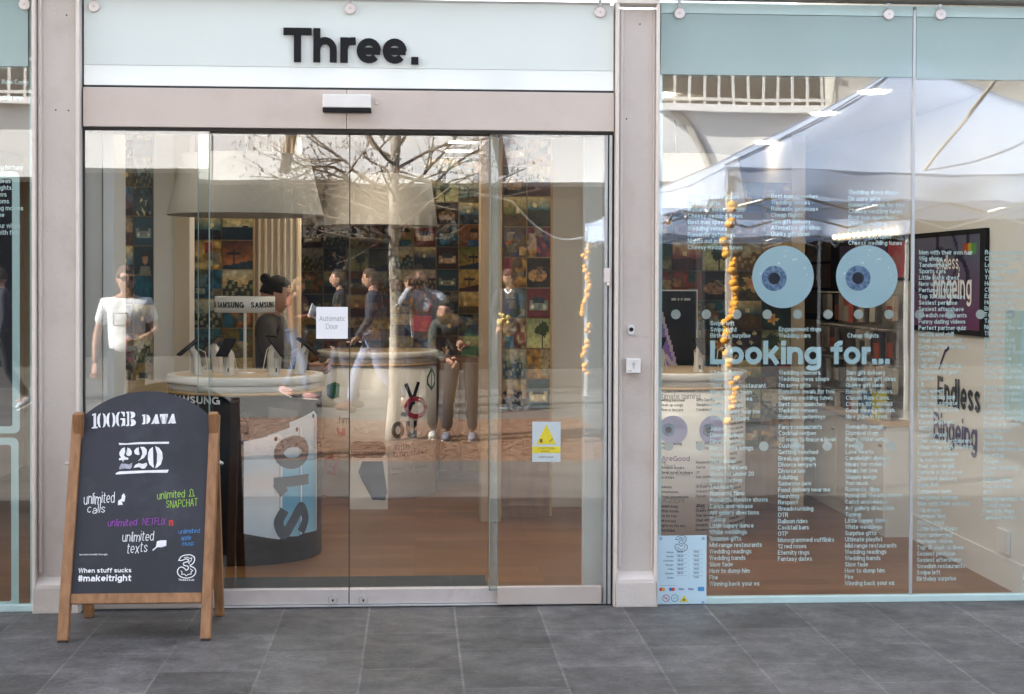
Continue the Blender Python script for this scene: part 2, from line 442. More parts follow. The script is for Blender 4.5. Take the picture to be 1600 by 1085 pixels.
# ------------------------------------------------------------------ lettering: a stroke alphabet of even weight
def el(cx, cyy, rx, ry, a0, a1, n=10):
    return [(cx + rx * math.cos(R(a0 + (a1 - a0) * k / n)), cyy + ry * math.sin(R(a0 + (a1 - a0) * k / n))) for k in range(n + 1)]
def spl(p, n=4):
    out = []
    q = [p[0]] + list(p) + [p[-1]]
    for i in range(1, len(q) - 2):
        a, b, c, d = q[i - 1], q[i], q[i + 1], q[i + 2]
        for k in range(n):
            t = k / n
            out.append(tuple(0.5 * (2 * b[j] + (c[j] - a[j]) * t + (2 * a[j] - 5 * b[j] + 4 * c[j] - d[j]) * t * t + (3 * b[j] - a[j] - 3 * c[j] + d[j]) * t ** 3) for j in (0, 1)))
    out.append(tuple(p[-1]))
    return out
FONTS = {}
def font(w, n=10):
    key = (round(w, 3), n)
    if key in FONTS:
        return FONTS[key]
    h, X, D = w / 2, 0.74, -0.27
    W = 0.62 + 0.6 * w
    G = {}
    ring = el(W / 2, X / 2, W / 2 - h, X / 2 - h + .008, 0, 360, n + 4)
    V = lambda x, a, b: [(x, a), (x, b)]
    Hh = lambda y, a, b: [(a, y), (b, y)]
    def arch(x0, x1, top=X, foot=0.0, r=0.26):
        c, rx = (x0 + x1) / 2, (x1 - x0) / 2 - h
        return [(x0 + h, top - h - r)] + el(c, top - h - r, rx, r, 180, 0, n) + [(x1 - h, foot)]
    def s_(w_, ht, x0=0.0):
        m = ht / 2
        return spl([(x0 + w_ - h - .01, ht * .73), (x0 + w_ * .5, ht - h), (x0 + h + .01, ht * .74), (x0 + w_ * .5, m), (x0 + w_ - h, ht * .27), (x0 + w_ * .5, h), (x0 + h, ht * .27)], max(3, n // 2))
    n1 = W - .04
    G['a'] = ([spl([(h + .02, .52), (W * .45, X - h), (n1 - h, .5), (n1 - h, .3)], 4) + [(n1 - h, 0)], spl([(n1 - h, .44), (W * .42, .40), (h, .21), (W * .4, h), (n1 - h, .20)], 4)], n1)
    G['b'] = ([V(h, 0, 1), ring], W); G['d'] = ([ring, V(W - h, 0, 1)], W)
    G['c'] = ([el(W / 2, X / 2, W / 2 - h, X / 2 - h, 42, 318, n)], W - .05)
    G['e'] = ([el(W / 2, X / 2, W / 2 - h, X / 2 - h, 0, 318, n + 2), Hh(X / 2 - .01, h, W - h * .3)], W)
    G['f'] = ([[(.15 + h, 0), (.15 + h, .72)] + spl([(.15 + h, .8), (.19 + w, 1 - h), (.42 + h, 1 - h)], 4), Hh(X - h, 0, .42 + h)], .42 + h)
    G['g'] = ([ring, [(W - h, X), (W - h, 0)] + el(W / 2, -.02, W / 2 - h, .25 - h, 0, -155, n)], W)
    G['h'] = ([V(h, 0, 1), arch(0, n1)], n1); G['n'] = ([V(h, 0, X), arch(0, n1)], n1)
    G['i'] = ([V(h, 0, X), V(h, 1 - w, 1)], w); G['l'] = ([V(h, 0, 1)], w)
    G['j'] = ([[(h, X), (h, -.12), (h - .14, D + h)], V(h, 1 - w, 1)], w)
    G['k'] = ([V(h, 0, 1), [(w, .32), (W - h * 1.2, X)], [(w + .12, .42), (W - h * 1.2, 0)]], W - .02)
    G['m'] = ([V(h, 0, X), arch(0, .5 + w * .6), arch(.5 - w * .4, 1.0 + w * .2)], 1.0 + w * .2)
    G['o'] = ([ring], W); G['p'] = ([V(h, D, X), ring], W); G['q'] = ([ring, V(W - h, D, X)], W)
    G['r'] = ([V(h, 0, X), spl([(h, .4), (h + .07, .60), (.40, X - h)], 4)], .40)
    G['s'] = ([s_(.58 + w * .4, X)], .58 + w * .4)
    G['t'] = ([[(.14 + h, .94), (.14 + h, .2)] + spl([(.14 + h, .18), (.2 + h, h), (.42 + h, h)], 3), Hh(X - h, 0, .42 + h)], .42 + h)
    G['u'] = ([[(h, X), (h, h + .26)] + el(n1 / 2, h + .26, n1 / 2 - h, .26, 180, 360, n), V(n1 - h, 0, X)], n1)
    vw = .64 + w * .4
    G['v'] = ([[(h, X), (vw / 2, h * .6), (vw - h, X)]], vw)
    G['w'] = ([[(h, X), (.27, h * .6), (.5, X), (.73, h * .6), (1.0 - h, X)]], 1.0)
    G['x'] = ([[(h, 0), (vw - h, X)], [(h, X), (vw - h, 0)]], vw)
    G['y'] = ([[(h, X), (vw / 2 + .02, .06)], [(vw - h, X), (vw / 2 - .06, -.14), (vw / 2 - .2, D + h)]], vw)
    G['z'] = ([[(0, X - h), (vw - h, X - h), (h, h), (vw, h)]], vw)
    C = .86 + w * .4
    bow = lambda y0, y1, x1: [(h, y0 + h), (x1 - .28, y0 + h)] + el(x1 - .28, (y0 + y1) / 2, .28 - h, (y1 - y0) / 2 - h, -90, 90, n) + [(h, y1 - h)]
    G['A'] = ([[(h, 0), (C / 2, 1 - h)], [(C / 2, 1 - h), (C - h, 0)], Hh(.33, C * .24, C * .76)], C)
    G['B'] = ([V(h, 0, 1), bow(.5 - h, 1, .78), bow(0, .5 + h, .84)], .84)
    G['C'] = ([el(C / 2, .5, C / 2 - h, .5 - h, 42, 318, n + 4)], C)
    G['D'] = ([V(h, 0, 1), [(h, h), (C - .45, h)] + el(C - .45, .5, .45 - h, .5 - h, -90, 90, n) + [(h, 1 - h)]], C)
    G['E'] = ([V(h, 0, 1), Hh(1 - h, w, .74), Hh(.52, w, .70), Hh(h, w, .76)], .76)
    G['F'] = ([V(h, 0, 1), Hh(1 - h, w, .72), Hh(.52, w, .66)], .72)
    G['G'] = ([el(C / 2, .5, C / 2 - h, .5 - h, 42, 340, n + 4), [(C * .55, .46), (C - h, .46), (C - h, 0)]], C)
    G['H'] = ([V(h, 0, 1), V(.82 - h, 0, 1), Hh(.52, w, .82 - w)], .82)
    G['I'] = ([V(h, 0, 1)], w); G['J'] = ([[(.58 - h, 1), (.58 - h, .3)] + el(.29, .29, .29 - h, .29 - h, 0, -180, n)], .58)
    G['K'] = ([V(h, 0, 1), [(w, .38), (.84 - h, 1)], [(w + .14, .52), (.88 - h, 0)]], .88)
    G['L'] = ([V(h, 0, 1), Hh(h, w, .68)], .68)
    G['M'] = ([V(h, 0, 1), [(h, 1), (.5, .1), (1.0 - h, 1)], V(1.0 - h, 0, 1)], 1.0)
    G['N'] = ([V(h, 0, 1), [(h, 1), (.84 - h, 0)], V(.84 - h, 0, 1)], .84)
    G['O'] = ([el(C / 2, .5, C / 2 - h, .5 - h, 0, 360, n + 6)], C)
    G['P'] = ([V(h, 0, 1), bow(.42, 1, .80)], .80)
    G['Q'] = ([el(C / 2, .5, C / 2 - h, .5 - h, 0, 360, n + 6), [(C * .6, .25), (C, -.03)]], C)
    G['R'] = ([V(h, 0, 1), bow(.44, 1, .80), [(.50, .5), (.84 - h, 0)]], .84)
    G['S'] = ([s_(.80, 1)], .80)
    G['T'] = ([V(.40, 0, 1 - w), Hh(1 - h, 0, .80)], .80)
    G['U'] = ([[(h, 1), (h, .32)] + el(.41, .32, .41 - h, .32 - h, 180, 360, n) + [(.82 - h, 1)]], .82)
    G['V'] = ([[(h, 1), (.41, h * .6), (.82 - h, 1)]], .82)
    G['W'] = ([[(h, 1), (.32, h * .6), (.58, 1), (.84, h * .6), (1.16 - h, 1)]], 1.16)
    G['X'] = ([[(h, 0), (.82 - h, 1)], [(h, 1), (.82 - h, 0)]], .82)
    G['Y'] = ([[(h, 1), (.41, .42)], [(.82 - h, 1), (.41, .42)], V(.41, 0, .42)], .82)
    G['Z'] = ([[(0, 1 - h), (.76 - h, 1 - h), (h, h), (.76, h)]], .76)
    Dg = .68 + w * .3
    G['0'] = ([el(Dg / 2, .5, Dg / 2 - h, .5 - h, 0, 360, n + 4)], Dg)
    G['1'] = ([V(.36, 0, 1), [(.1, .74), (.36, .92)]], .5)
    G['2'] = ([spl([(h, .70), (Dg * .5, 1 - h), (Dg - h, .70), (Dg * .55, .36), (h, h)], 5), Hh(h, h, Dg)], Dg)
    G['3'] = ([spl([(h, .76), (Dg * .5, 1 - h), (Dg - h, .76), (Dg * .5, .53)], 4), spl([(Dg * .5, .53), (Dg - h, .28), (Dg * .5, h), (h, .26)], 4)], Dg)
    G['4'] = ([[(Dg * .72, 0), (Dg * .72, 1)], [(Dg * .72, 1), (h, .30)], Hh(.26, 0, Dg)], Dg)
    G['5'] = ([[(Dg - h, 1 - h), (h + .05, 1 - h), (h, .5)] + spl([(h, .52), (Dg * .55, .62), (Dg - h, .33), (Dg * .5, h), (h, .22)], 4)], Dg)
    G['6'] = ([el(Dg / 2, .31, Dg / 2 - h, .31 - h, 0, 360, n), spl([(h, .31), (h + .06, .72), (Dg * .55, 1 - h), (Dg - h, .82)], 4)], Dg)
    G['7'] = ([[(0, 1 - h), (Dg - h, 1 - h), (Dg * .35, 0)]], Dg)
    G['8'] = ([el(Dg / 2, .74, Dg / 2 - h - .03, .26 - h, 0, 360, n), el(Dg / 2, .28, Dg / 2 - h, .28 - h, 0, 360, n)], Dg)
    G['9'] = ([el(Dg / 2, .69, Dg / 2 - h, .31 - h, 0, 360, n), spl([(Dg - h, .69), (Dg - h - .06, .28), (Dg * .45, h), (h, .18)], 4)], Dg)
    G['.'] = ([V(h * 1.1, 0, w * 1.1)], w * 1.1); G[','] = ([[(h, w), (h, 0), (0, -.14)]], w); G["'"] = ([V(h, .68, 1)], w)
    G[':'] = ([V(h, 0, w), V(h, .5, .5 + w)], w); G['-'] = ([Hh(.36, 0, .34)], .34); G['/'] = ([[(0, 0), (.3, 1)]], .3)
    G['#'] = ([V(.22, 0, .95), V(.48, 0, .95), Hh(.32, 0, .7), Hh(.64, 0, .7)], .7)
    G['&'] = ([spl([(.84, 0), (.2, .7), (.4, .97), (.56, .78), (.12, .3), (.35, h), (.8, .45)], 5)], .84)
    G[']'] = ([[(0, 1), (.2, 1), (.2, -.2), (0, -.2)]], .24)
    FONTS[key] = G
    return G

SEG = [0.0]                                    # longest straight piece, for lettering that bends round a counter
def ribbon(bm, pts, w, xf, z=0.0, depth=0.0, mi=0):
    p = []
    for q in pts:
        q = Vector(q)
        if not p or (q - p[-1]).length > 1e-6:
            if p and SEG[0]:
                a, m = p[-1], int((q - p[-1]).length / SEG[0])
                p += [a.lerp(q, k / (m + 1)) for k in range(1, m + 1)]
            p.append(q)
    closed = (p[0] - p[-1]).length < 1e-5
    if closed:
        p = p[:-1]
    n = len(p)
    L, Rr = [], []
    for i in range(n):
        a = p[i - 1] if (closed or i > 0) else None
        c = p[(i + 1) % n] if (closed or i < n - 1) else None
        d1 = (p[i] - a).normalized() if a is not None and (p[i] - a).length > 1e-7 else None
        d2 = (c - p[i]).normalized() if c is not None and (c - p[i]).length > 1e-7 else None
        d1 = d1 or d2; d2 = d2 or d1
        if d1 is None:
            return
        nn = Vector((-(d1.y + d2.y), d1.x + d2.x))
        if nn.length < 1e-4:
            nn = Vector((-d1.y, d1.x))
        nn.normalize()
        k = 1.0 / max(0.45, nn.dot(Vector((-d1.y, d1.x))))
        ww = (w[i] if hasattr(w, '__len__') else w) * 0.5 * k
        L.append(p[i] + nn * ww); Rr.append(p[i] - nn * ww)
    top = z + depth
    vl = [bm.verts.new(xf(q.x, q.y, top)) for q in L]
    vr = [bm.verts.new(xf(q.x, q.y, top)) for q in Rr]
    m = n if closed else n - 1
    for i in range(m):
        j = (i + 1) % n
        bm.faces.new((vl[i], vr[i], vr[j], vl[j])).material_index = mi
    if depth:
        bl = [bm.verts.new(xf(q.x, q.y, z)) for q in L]
        br = [bm.verts.new(xf(q.x, q.y, z)) for q in Rr]
        for i in range(m):
            j = (i + 1) % n
            bm.faces.new((bl[i], vl[i], vl[j], bl[j])).material_index = mi
            bm.faces.new((vr[i], br[i], br[j], vr[j])).material_index = mi
        if not closed:
            bm.faces.new((vl[0], bl[0], br[0], vr[0])).material_index = mi
            bm.faces.new((vr[-1], br[-1], bl[-1], vl[-1])).material_index = mi

def text_width(s, w, track, n=10):
    G = font(w, n)
    x = 0.0
    for ch in s:
        x += (.36 if ch == ' ' else G.get(ch, G['o'])[1] + track)
    return x - track
def text(bm, s, xf, x, y, cap, w=0.14, track=0.13, width=None, n=8, depth=0.0, mi=0, jitter=0.0, slant=0.0, rng=None):
    """Letters of cap height cap from (x, y); width squeezes the line to a length."""
    G = font(w, n)
    sx = cap * 0.80 if width is None else width / text_width(s, w, track, n)
    cur, k = 0.0, 0
    for ch in s:
        if ch == ' ':
            cur += .36
            continue
        st, adv = G.get(ch, G['o'])
        jy, ja = (rng.uniform(-jitter, jitter), rng.uniform(-jitter, jitter) * .8) if rng else (0, 0)
        for q in st:
            pts = []
            for a, b in q:
                if jitter:
                    a, b = a * math.cos(ja) - b * math.sin(ja), a * math.sin(ja) + b * math.cos(ja) + jy
                pts.append((x + (cur + a + b * slant) * sx, y + b * cap))
            k += 1
            ribbon(bm, pts, w * (sx + cap) / 2, xf, z=(k % 5) * 0.00025 if not depth else 0.0, depth=(depth + (k % 5) * 0.0003) if depth else 0.0, mi=mi)
        cur += adv + track
    return cur * sx

# ------------------------------------------------------------------ small printed pictures
def lerp(a, b, t):
    return tuple(a[i] + (b[i] - a[i]) * t for i in range(3))
WARM = [(.48, .19, .05), (.50, .30, .08), (.34, .06, .04), (.58, .42, .14), (.12, .05, .03), (.05, .10, .07), (.03, .13, .17), (.50, .44, .26), (.03, .06, .16), (.14, .17, .05), (.34, .09, .10), (.06, .19, .21), (.02, .16, .24), (.10, .24, .34), (.03, .05, .02), (.60, .33, .06)]
NIGHT = (.025, .02, .02)
def art(rng):
    k = rng.choice([0, 0, 0, 0, 4, 4, 6, 6, 6, 9, 9, 11, 12, 12, 12, 12, 12, 12, 12, 1, 2, 5, 8, 10])
    a, b, c = rng.sample(WARM, 3)
    hz = rng.uniform(.3, .6)
    px_, py_, rr = rng.uniform(.3, .7), rng.uniform(.35, .65), rng.uniform(.15, .32)
    sd = rng.uniform(0, 99)
    def f(x, y):
        nz = mnoise.noise(Vector((x * 5 + sd, y * 5, sd)))
        nf = mnoise.noise(Vector((x * 9 + sd, y * 9, sd + 3)))
        if k == 0:                                       # sunset over land
            col = lerp(a, (.75, .6, .3), max(0, (y - hz) / (1 - hz))) if y > hz + nz * .06 else lerp(NIGHT, b, .25)
            if (x - px_) ** 2 + (y - hz - .15) ** 2 < .008: col = (.85, .7, .4)
        elif k == 1:                                     # figure with spread arms
            col = lerp(a, b, y)
            if (abs(x - px_) < .035 and .2 < y < .7) or (abs(y - .55) < .03 and abs(x - px_) < .24): col = NIGHT
            if y < .22 + .2 * (x - .5): col = lerp(NIGHT, c, .3)
        elif k == 2:                                     # flower
            q = math.atan2(y - py_, x - px_); d = math.hypot(x - px_, y - py_)
            col = lerp((.03, .05, .03), b, .2 + .2 * nz)
            if d < rr * (1 + .35 * math.cos(5 * q)): col = lerp((.7, .25, .12), (.75, .55, .2), d / rr)
        elif k == 3:                                     # radio with dials
            col = lerp((.5, .45, .3), a, .3)
            if .45 < y < .75 and .1 < x < .9: col = (.08, .2, .1) if int(x * 20) % 2 else (.14, .28, .12)
            for i in (.25, .5, .75):
                if (x - i) ** 2 + (y - .25) ** 2 < .007: col = NIGHT
        elif k == 4:                                     # car front
            col = lerp(a, NIGHT, .4 + .4 * nz)
            if .25 < y < .6 and .12 < x < .88: col = lerp(b, (.7, .65, .5), .4)
            if .5 < y < .72 and .25 < x < .75: col = (.06, .08, .1)
            for i in (.24, .76):
                if (x - i) ** 2 + (y - .38) ** 2 < .006: col = (.8, .75, .55)
        elif k == 5:                                     # portrait
            col = lerp(a, NIGHT, .45 + .3 * nz)
            if ((x - px_) / .17) ** 2 + ((y - .58) / .22) ** 2 < 1: col = lerp((.55, .34, .2), (.3, .16, .1), .5 + .6 * nf)
            if y > .66 and ((x - px_) / .22) ** 2 + ((y - .66) / .2) ** 2 < 1: col = (.05, .03, .02)
            if y < .32 and abs(x - px_) < .33 - .3 * y: col = lerp(b, c, .5)
        elif k == 6:                                     # street of roofs
            hh = .3 + .35 * abs(math.sin(sd + int(x * 6) * 2.3))
            col = lerp(a, (.55, .5, .35), y)
            if y < hh: col = lerp(NIGHT, b, .5) if (int(x * 10) * 3 + int(y * 8) * 5) % 7 > 1 else lerp(b, (.5, .42, .22), .6)
        elif k == 7:                                     # bowl of food
            d = math.hypot(x - .5, y - .45)
            col = lerp(a, NIGHT, .3)
            if d < .38: col = lerp((.7, .5, .2), (.6, .25, .08), .5 + .8 * nf)
            elif d < .43: col = (.6, .55, .45)
        elif k == 8:                                     # stripes of a jetty
            col = lerp(a, b, .5 + .4 * math.sin(15 * (y + .15 * x) + 3 * nz))
        elif k == 9:                                     # leather shoe
            col = (.05, .04, .035)
            if ((x - .45) / .4) ** 2 + ((y - .4) / .22) ** 2 < 1: col = lerp((.3, .17, .08), (.5, .32, .16), .5 + nf)
            if .42 < x < .7 and .45 < y < .7: col = lerp((.34, .26, .17), (.16, .09, .05), .5 + .5 * math.sin(30 * (x + y)))
        elif k == 10:                                    # tree against light
            col = lerp((.62, .58, .28), (.2, .3, .2), y * .6 + .2 * nz)
            if (x - px_) ** 2 + (y - .62) ** 2 < .07 * (1 + nf): col = (.06, .10, .04)
            if abs(x - px_) < .025 and y < .5: col = (.05, .035, .02)
        elif k == 12:                                    # still life of soft shapes
            col = lerp(lerp(NIGHT, a, .5), b, max(0, min(1, .5 + nz)))
            for q in range(4):
                ux, uy, ur = .5 + .34 * math.sin(sd + q * 2.1), .5 + .34 * math.cos(sd * 1.7 + q * 1.3), .10 + .09 * abs(math.sin(sd + q))
                if abs(x - ux) < ur * (1 + .5 * nf) and abs(y - uy) < ur * (1.6 - .8 * abs(math.sin(sd * q))): col = lerp((c, a, NIGHT, b)[q], (.45, .4, .28), .25 * q)
        else:                                            # crowd in the dark
            col = lerp(NIGHT, a, max(0, .3 + .9 * nf))
            if nz > .3: col = lerp(c, (.7, .6, .4), .4)
        v_ = 1 - .5 * max(0, math.hypot(x - .5, y - .5) - .35)
        return tuple(max(.004, q * v_ * max(.1, 1.0 + .35 * nf + .45 * nz)) ** 1.25 * 1.35 for q in col)
    return f
def picture_mesh(name, xf, w, h, fn, n, parent, depth=0.006, dim=1.0, mats=None):
    """A flat print of n x n inked cells with its own thickness."""
    bm = B()
    lay = bm.loops.layers.float_color.new('ink')
    g = [[bm.verts.new(xf(w * i / n, h * j / n, depth)) for i in range(n + 1)] for j in range(n + 1)]
    for j in range(n):
        for i in range(n):
            f = bm.faces.new((g[j][i], g[j][i + 1], g[j + 1][i + 1], g[j + 1][i]))
            c = fn((i + .5) / n, (j + .5) / n)
            for l in f.loops:
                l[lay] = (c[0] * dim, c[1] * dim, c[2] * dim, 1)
    edge = [g[0][i] for i in range(n + 1)] + [g[j][n] for j in range(1, n + 1)] + [g[n][i] for i in range(n - 1, -1, -1)] + [g[j][0] for j in range(n - 1, 0, -1)]
    lo = []
    for v in edge:
        lo.append(None)
    co = [(w * i / n, 0) for i in range(n + 1)] + [(w, h * j / n) for j in range(1, n + 1)] + [(w * i / n, h) for i in range(n - 1, -1, -1)] + [(0, h * j / n) for j in range(n - 1, 0, -1)]
    lo = [bm.verts.new(xf(a, b, 0)) for a, b in co]
    m = len(edge)
    for i in range(m):
        f = bm.faces.new((edge[i], lo[i], lo[(i + 1) % m], edge[(i + 1) % m]))
        for l in f.loops:
            l[lay] = (.03, .025, .02, 1)
    return mk(name, bm, mats or INK, parent)
# ------------------------------------------------------------------ ground
bm = B()
v = [bm.verts.new(q) for q in ((-45, -60, 0), (45, -60, 0), (45, 30, 0), (-45, 30, 0))]
bm.faces.new(v)
tag(mk('pavement', bm, SLAB), kind='structure')
bm = B()
v = [bm.verts.new(q) for q in ((-44, -60, .004), (44, -60, .004), (44, -3.17, .004), (-44, -3.17, .004))]
bm.faces.new(v)
tag(mk('plaza_paving', bm, PLAZA), kind='structure')
FL = 0.004
bm = B()
v = [bm.verts.new(q) for q in ((-3.6, 0.02, FL), (3.11, 0.02, FL), (3.11, 5.6, FL), (-3.6, 5.6, FL))]
bm.faces.new(v)
tag(mk('shop_floor', bm, PLANK), kind='structure')

# ------------------------------------------------------------------ the shop
def fx(px, py=700, Y=0.0): return P(px, py, Y).x
def fz(py, px=650, Y=0.0): return P(px, py, Y).z
shop = thing('shop_building', 'phone shop front with pinkish grey posts, wide glass windows and glass sliding doors', 'shop', (0, 0, 0))
TOPZ = fz(8, 900)

def pillar(xa, xb, capz):
    f = 0.016
    bm = B()
    box(bm, xa + f, xb - f, -0.012, 0.05, 0.0, capz)                # web, set back between the edges
    p = mk('pillar', bm, PAINT, shop)
    bm = B()
    for a, b in ((xa, xa + f), (xb - f, xb)):
        rbox(bm, a, b, -0.06, 0.055, 0.0, capz + 0.02, 0.003)
    mk('edge_trim', bm, PAINT_D, p)
    bm = B()
    rbox(bm, xa + f + .006, xa + f + .024, -0.03, -0.013, 0.19, capz, 0.006)   # inner bead
    rbox(bm, xb - f - .012, xb - f - .002, -0.025, -0.013, 0.19, capz, 0.003)
    mk('bead', bm, PAINT, p)
    bm = B()
    t = B(); box(t, xa + .004, xb - .004, -0.064, -0.0125, 0.0, 0.125)
    bmesh.ops.bevel(t, geom=t.edges[:], offset=0.004, segments=2, affect='EDGES'); merge(bm, t)
    prof = [(-0.058, 0.126), (-0.0125, 0.175)]
    a = [bm.verts.new((x, y, z)) for x in (xa + f + .001, xb - f - .001) for y, z in ((-0.060, 0.125), (-0.058, 0.138), (-0.0125, 0.17), (-0.0125, 0.125))]
    for q in ((0, 1, 2, 3), (7, 6, 5, 4), (0, 4, 5, 1), (1, 5, 6, 2), (2, 6, 7, 3)):
        bm.faces.new([a[i] for i in q])
    mk('plinth', bm, PAINT, p)
    bm = B()
    rbox(bm, xa, xb, -0.061, 0.05, capz + .021, capz + .04, 0.003)
    mk('cap', bm, PAINT_D, p)
    return p
xL0, xL1 = fx(55), fx(129)
xR0, xR1 = fx(958), fx(1025.5)
pL = pillar(xL0, xL1, TOPZ + 0.02)
pR = pillar(xR0, xR1, TOPZ - 0.02)

for q in ((87, 172), (107, 173), (104, 24), (1000, 38), (979, 186)):
    c = P(q[0], q[1], -.0135); bm = B(); tube(bm, [(c.x, -.0122, c.z), (c.x, -.0135, c.z)], .0042, 10); mk('screw_hole', bm, DARK, pL if q[0] < 500 else pR)
bm = B(); rbox(bm, -3.6, 3.6, -0.075, 0.10, TOPZ + .046, TOPZ + 0.22, 0.004)
mk('top_beam', bm, PAINT, shop)
for q in ((-3.6, 3.6, -0.05, 0.30, TOPZ + 0.222, 5.6), (-3.6, -3.45, 0.301, 5.6, 0, 5.6), (3.26, 3.6, 0.301, 5.6, 0, 5.6)):
    bm = B(); box(bm, *q); mk('outer_wall', bm, STONE_G, shop)
for a, b in ((-14, -3.602), (3.602, 14)):
    bm = B(); box(bm, a, b, -0.04, 6, 0, 5.6); mk('side_wall', bm, STONE_G, shop)
bm = B(); box(bm, -14.2, 14.2, -0.25, 6.2, 5.602, 5.8)
mk('roof', bm, STONE_G, shop)

def pane(name, x0, x1, z0, z1, y0, parent, tilt=0.0, mat_=None):
    bm = B()
    cx, cz = (x0 + x1) / 2, (z0 + z1) / 2
    box(bm, x0 - cx, x1 - cx, -0.005, 0.005, z0 - cz, z1 - cz)
    o = mk(name, bm, mat_ or GLASS, parent, local=True)
    o.location = (cx, y0 + 0.005, cz)
    o.rotation_euler = (tilt, 0, 0)
    return o
# shop windows
SILL = 0.035
wl = pane('window', -3.45, fx(53), SILL, TOPZ + .02, 0.0, shop)
wr = pane('window', fx(1028.5), fx(1421.5), SILL, TOPZ, 0.0, shop)
wr2 = pane('window', fx(1426.5), 3.25, SILL, TOPZ, 0.0, shop)
bm = B(); rbox(bm, fx(1421.7), fx(1426.3), -0.006, 0.014, 0.0, TOPZ, 0.002)
mk('glazing_joint', bm, ALU, shop)
bm = B()
rbox(bm, fx(1027), 3.25, -0.012, 0.03, 0.0, SILL - .001, 0.003)
mk('window_sill', bm, TEAL, shop)
bm = B(); rbox(bm, -3.45, fx(53), -0.012, 0.03, 0.0, SILL - .001, 0.003)
mk('window_sill', bm, TEAL, shop)
for a, b in ((46, 52.6), (1028.8, 1034)):
    bm = B(); box(bm, fx(a), fx(b), 0.012, 0.03, SILL, TOPZ); mk('edge_seal', bm, TEAL, shop)
for a, b in ((53.2, 54.8), (129.3, 131), (1025.8, 1028.2)):
    bm = B(); box(bm, fx(a), fx(b), 0.002, 0.04, 0.0, TOPZ); mk('gasket', bm, DARK, shop)
# transom with the shop name
x0, x1, z0, z1 = fx(131.5), fx(956.5), fz(139), TOPZ
tr = pane('transom_pane', x0, x1, z0, z1, 0.0, shop)
zb = fz(108)
bm = B(); box(bm, x0 + .002, x1 - .002, -0.0045, -0.001, zb + .0015, z1)
mk('sign_panel', bm, SIGNP, shop)
for a, b, pz in ((fx(1029.5), fx(1421), 118.5), (fx(1427), 3.24, 121), (-3.44, fx(45), 104)):  # films added over the glass to block its reflections in this band
    bm = B(); box(bm, a, b, -0.0045, -0.001, fz(pz, 1200 if a > 0 else 20), fz(24, 1200) if a > 0 else TOPZ); mk('matte_cover_band', bm, BULK, shop)
    bm = B(); box(bm, a, b, -0.0045, -0.001, fz(23, 1200) if a > 0 else TOPZ + .001, TOPZ + .019); mk('matte_cover_strip', bm, TEAL, shop)
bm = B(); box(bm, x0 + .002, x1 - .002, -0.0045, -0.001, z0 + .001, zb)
mk('sign_panel_foot', bm, mat('reflection_film', (.77, .83, .805), .12, coat=.6, var=.01), shop)  # paler film: a bright mirrored band is put into its colour
bm = B(); box(bm, x0, x1, 0.06, 0.075, z0, z1)
mk('rear_panel', bm, WALLW, shop)
bm = B(); box(bm, x0, x1, -0.004, 0.05, z0 - .012, z0 - .001)
mk('gasket', bm, DARK, shop)
bm = B()
bx0, bz0 = P(442.8, 97.5), P(442.8, 44.5)
cap = bz0.z - bx0.z
xf = front((bx0.x, 0.0, bx0.z))
def px2(pxl): return fx(pxl, 100) - bx0.x
gl = font(0.205, 16)
# each letter is set to the place it has over the door
for ch, xa, xb in (('T', 443.3, 487), ('h', 490, 526.3), ('r', 531.5, 556), ('e', 557.5, 595.5), ('e', 598, 635.5)):
    st, adv = gl[ch]
    s_ = (px2(xb) - px2(xa)) / adv
    for k, q in enumerate(st):
        ribbon(bm, [(px2(xa) + a * s_, b * cap - (0.002 if ch in 'e' else 0)) for a, b in q], 0.205 * (s_ + cap) / 2, xf, z=0.0047, depth=0.016 + 0.0004 * k)
box(bm, fx(642.5, 100), fx(653.8, 100), -0.021, -0.0047, bx0.z - .005, bx0.z + .031)
mk('shop_name_lettering', bm, BLACK, shop)
# header over the doors
hz0, hz1 = fz(203.5), z0 - .012
bm = B(); rbox(bm, x0, fx(541), -0.022, 0.14, hz0, hz1, 0.003); rbox(bm, fx(541.6), x1, -0.022, 0.14, hz0, hz1, 0.003)
hd = mk('door_header', bm, STEEL, shop)
bm = B(); box(bm, x0, x1, 0.0, 0.13, hz0 - .016, hz0 - .001)
mk('track', bm, DARK, shop)
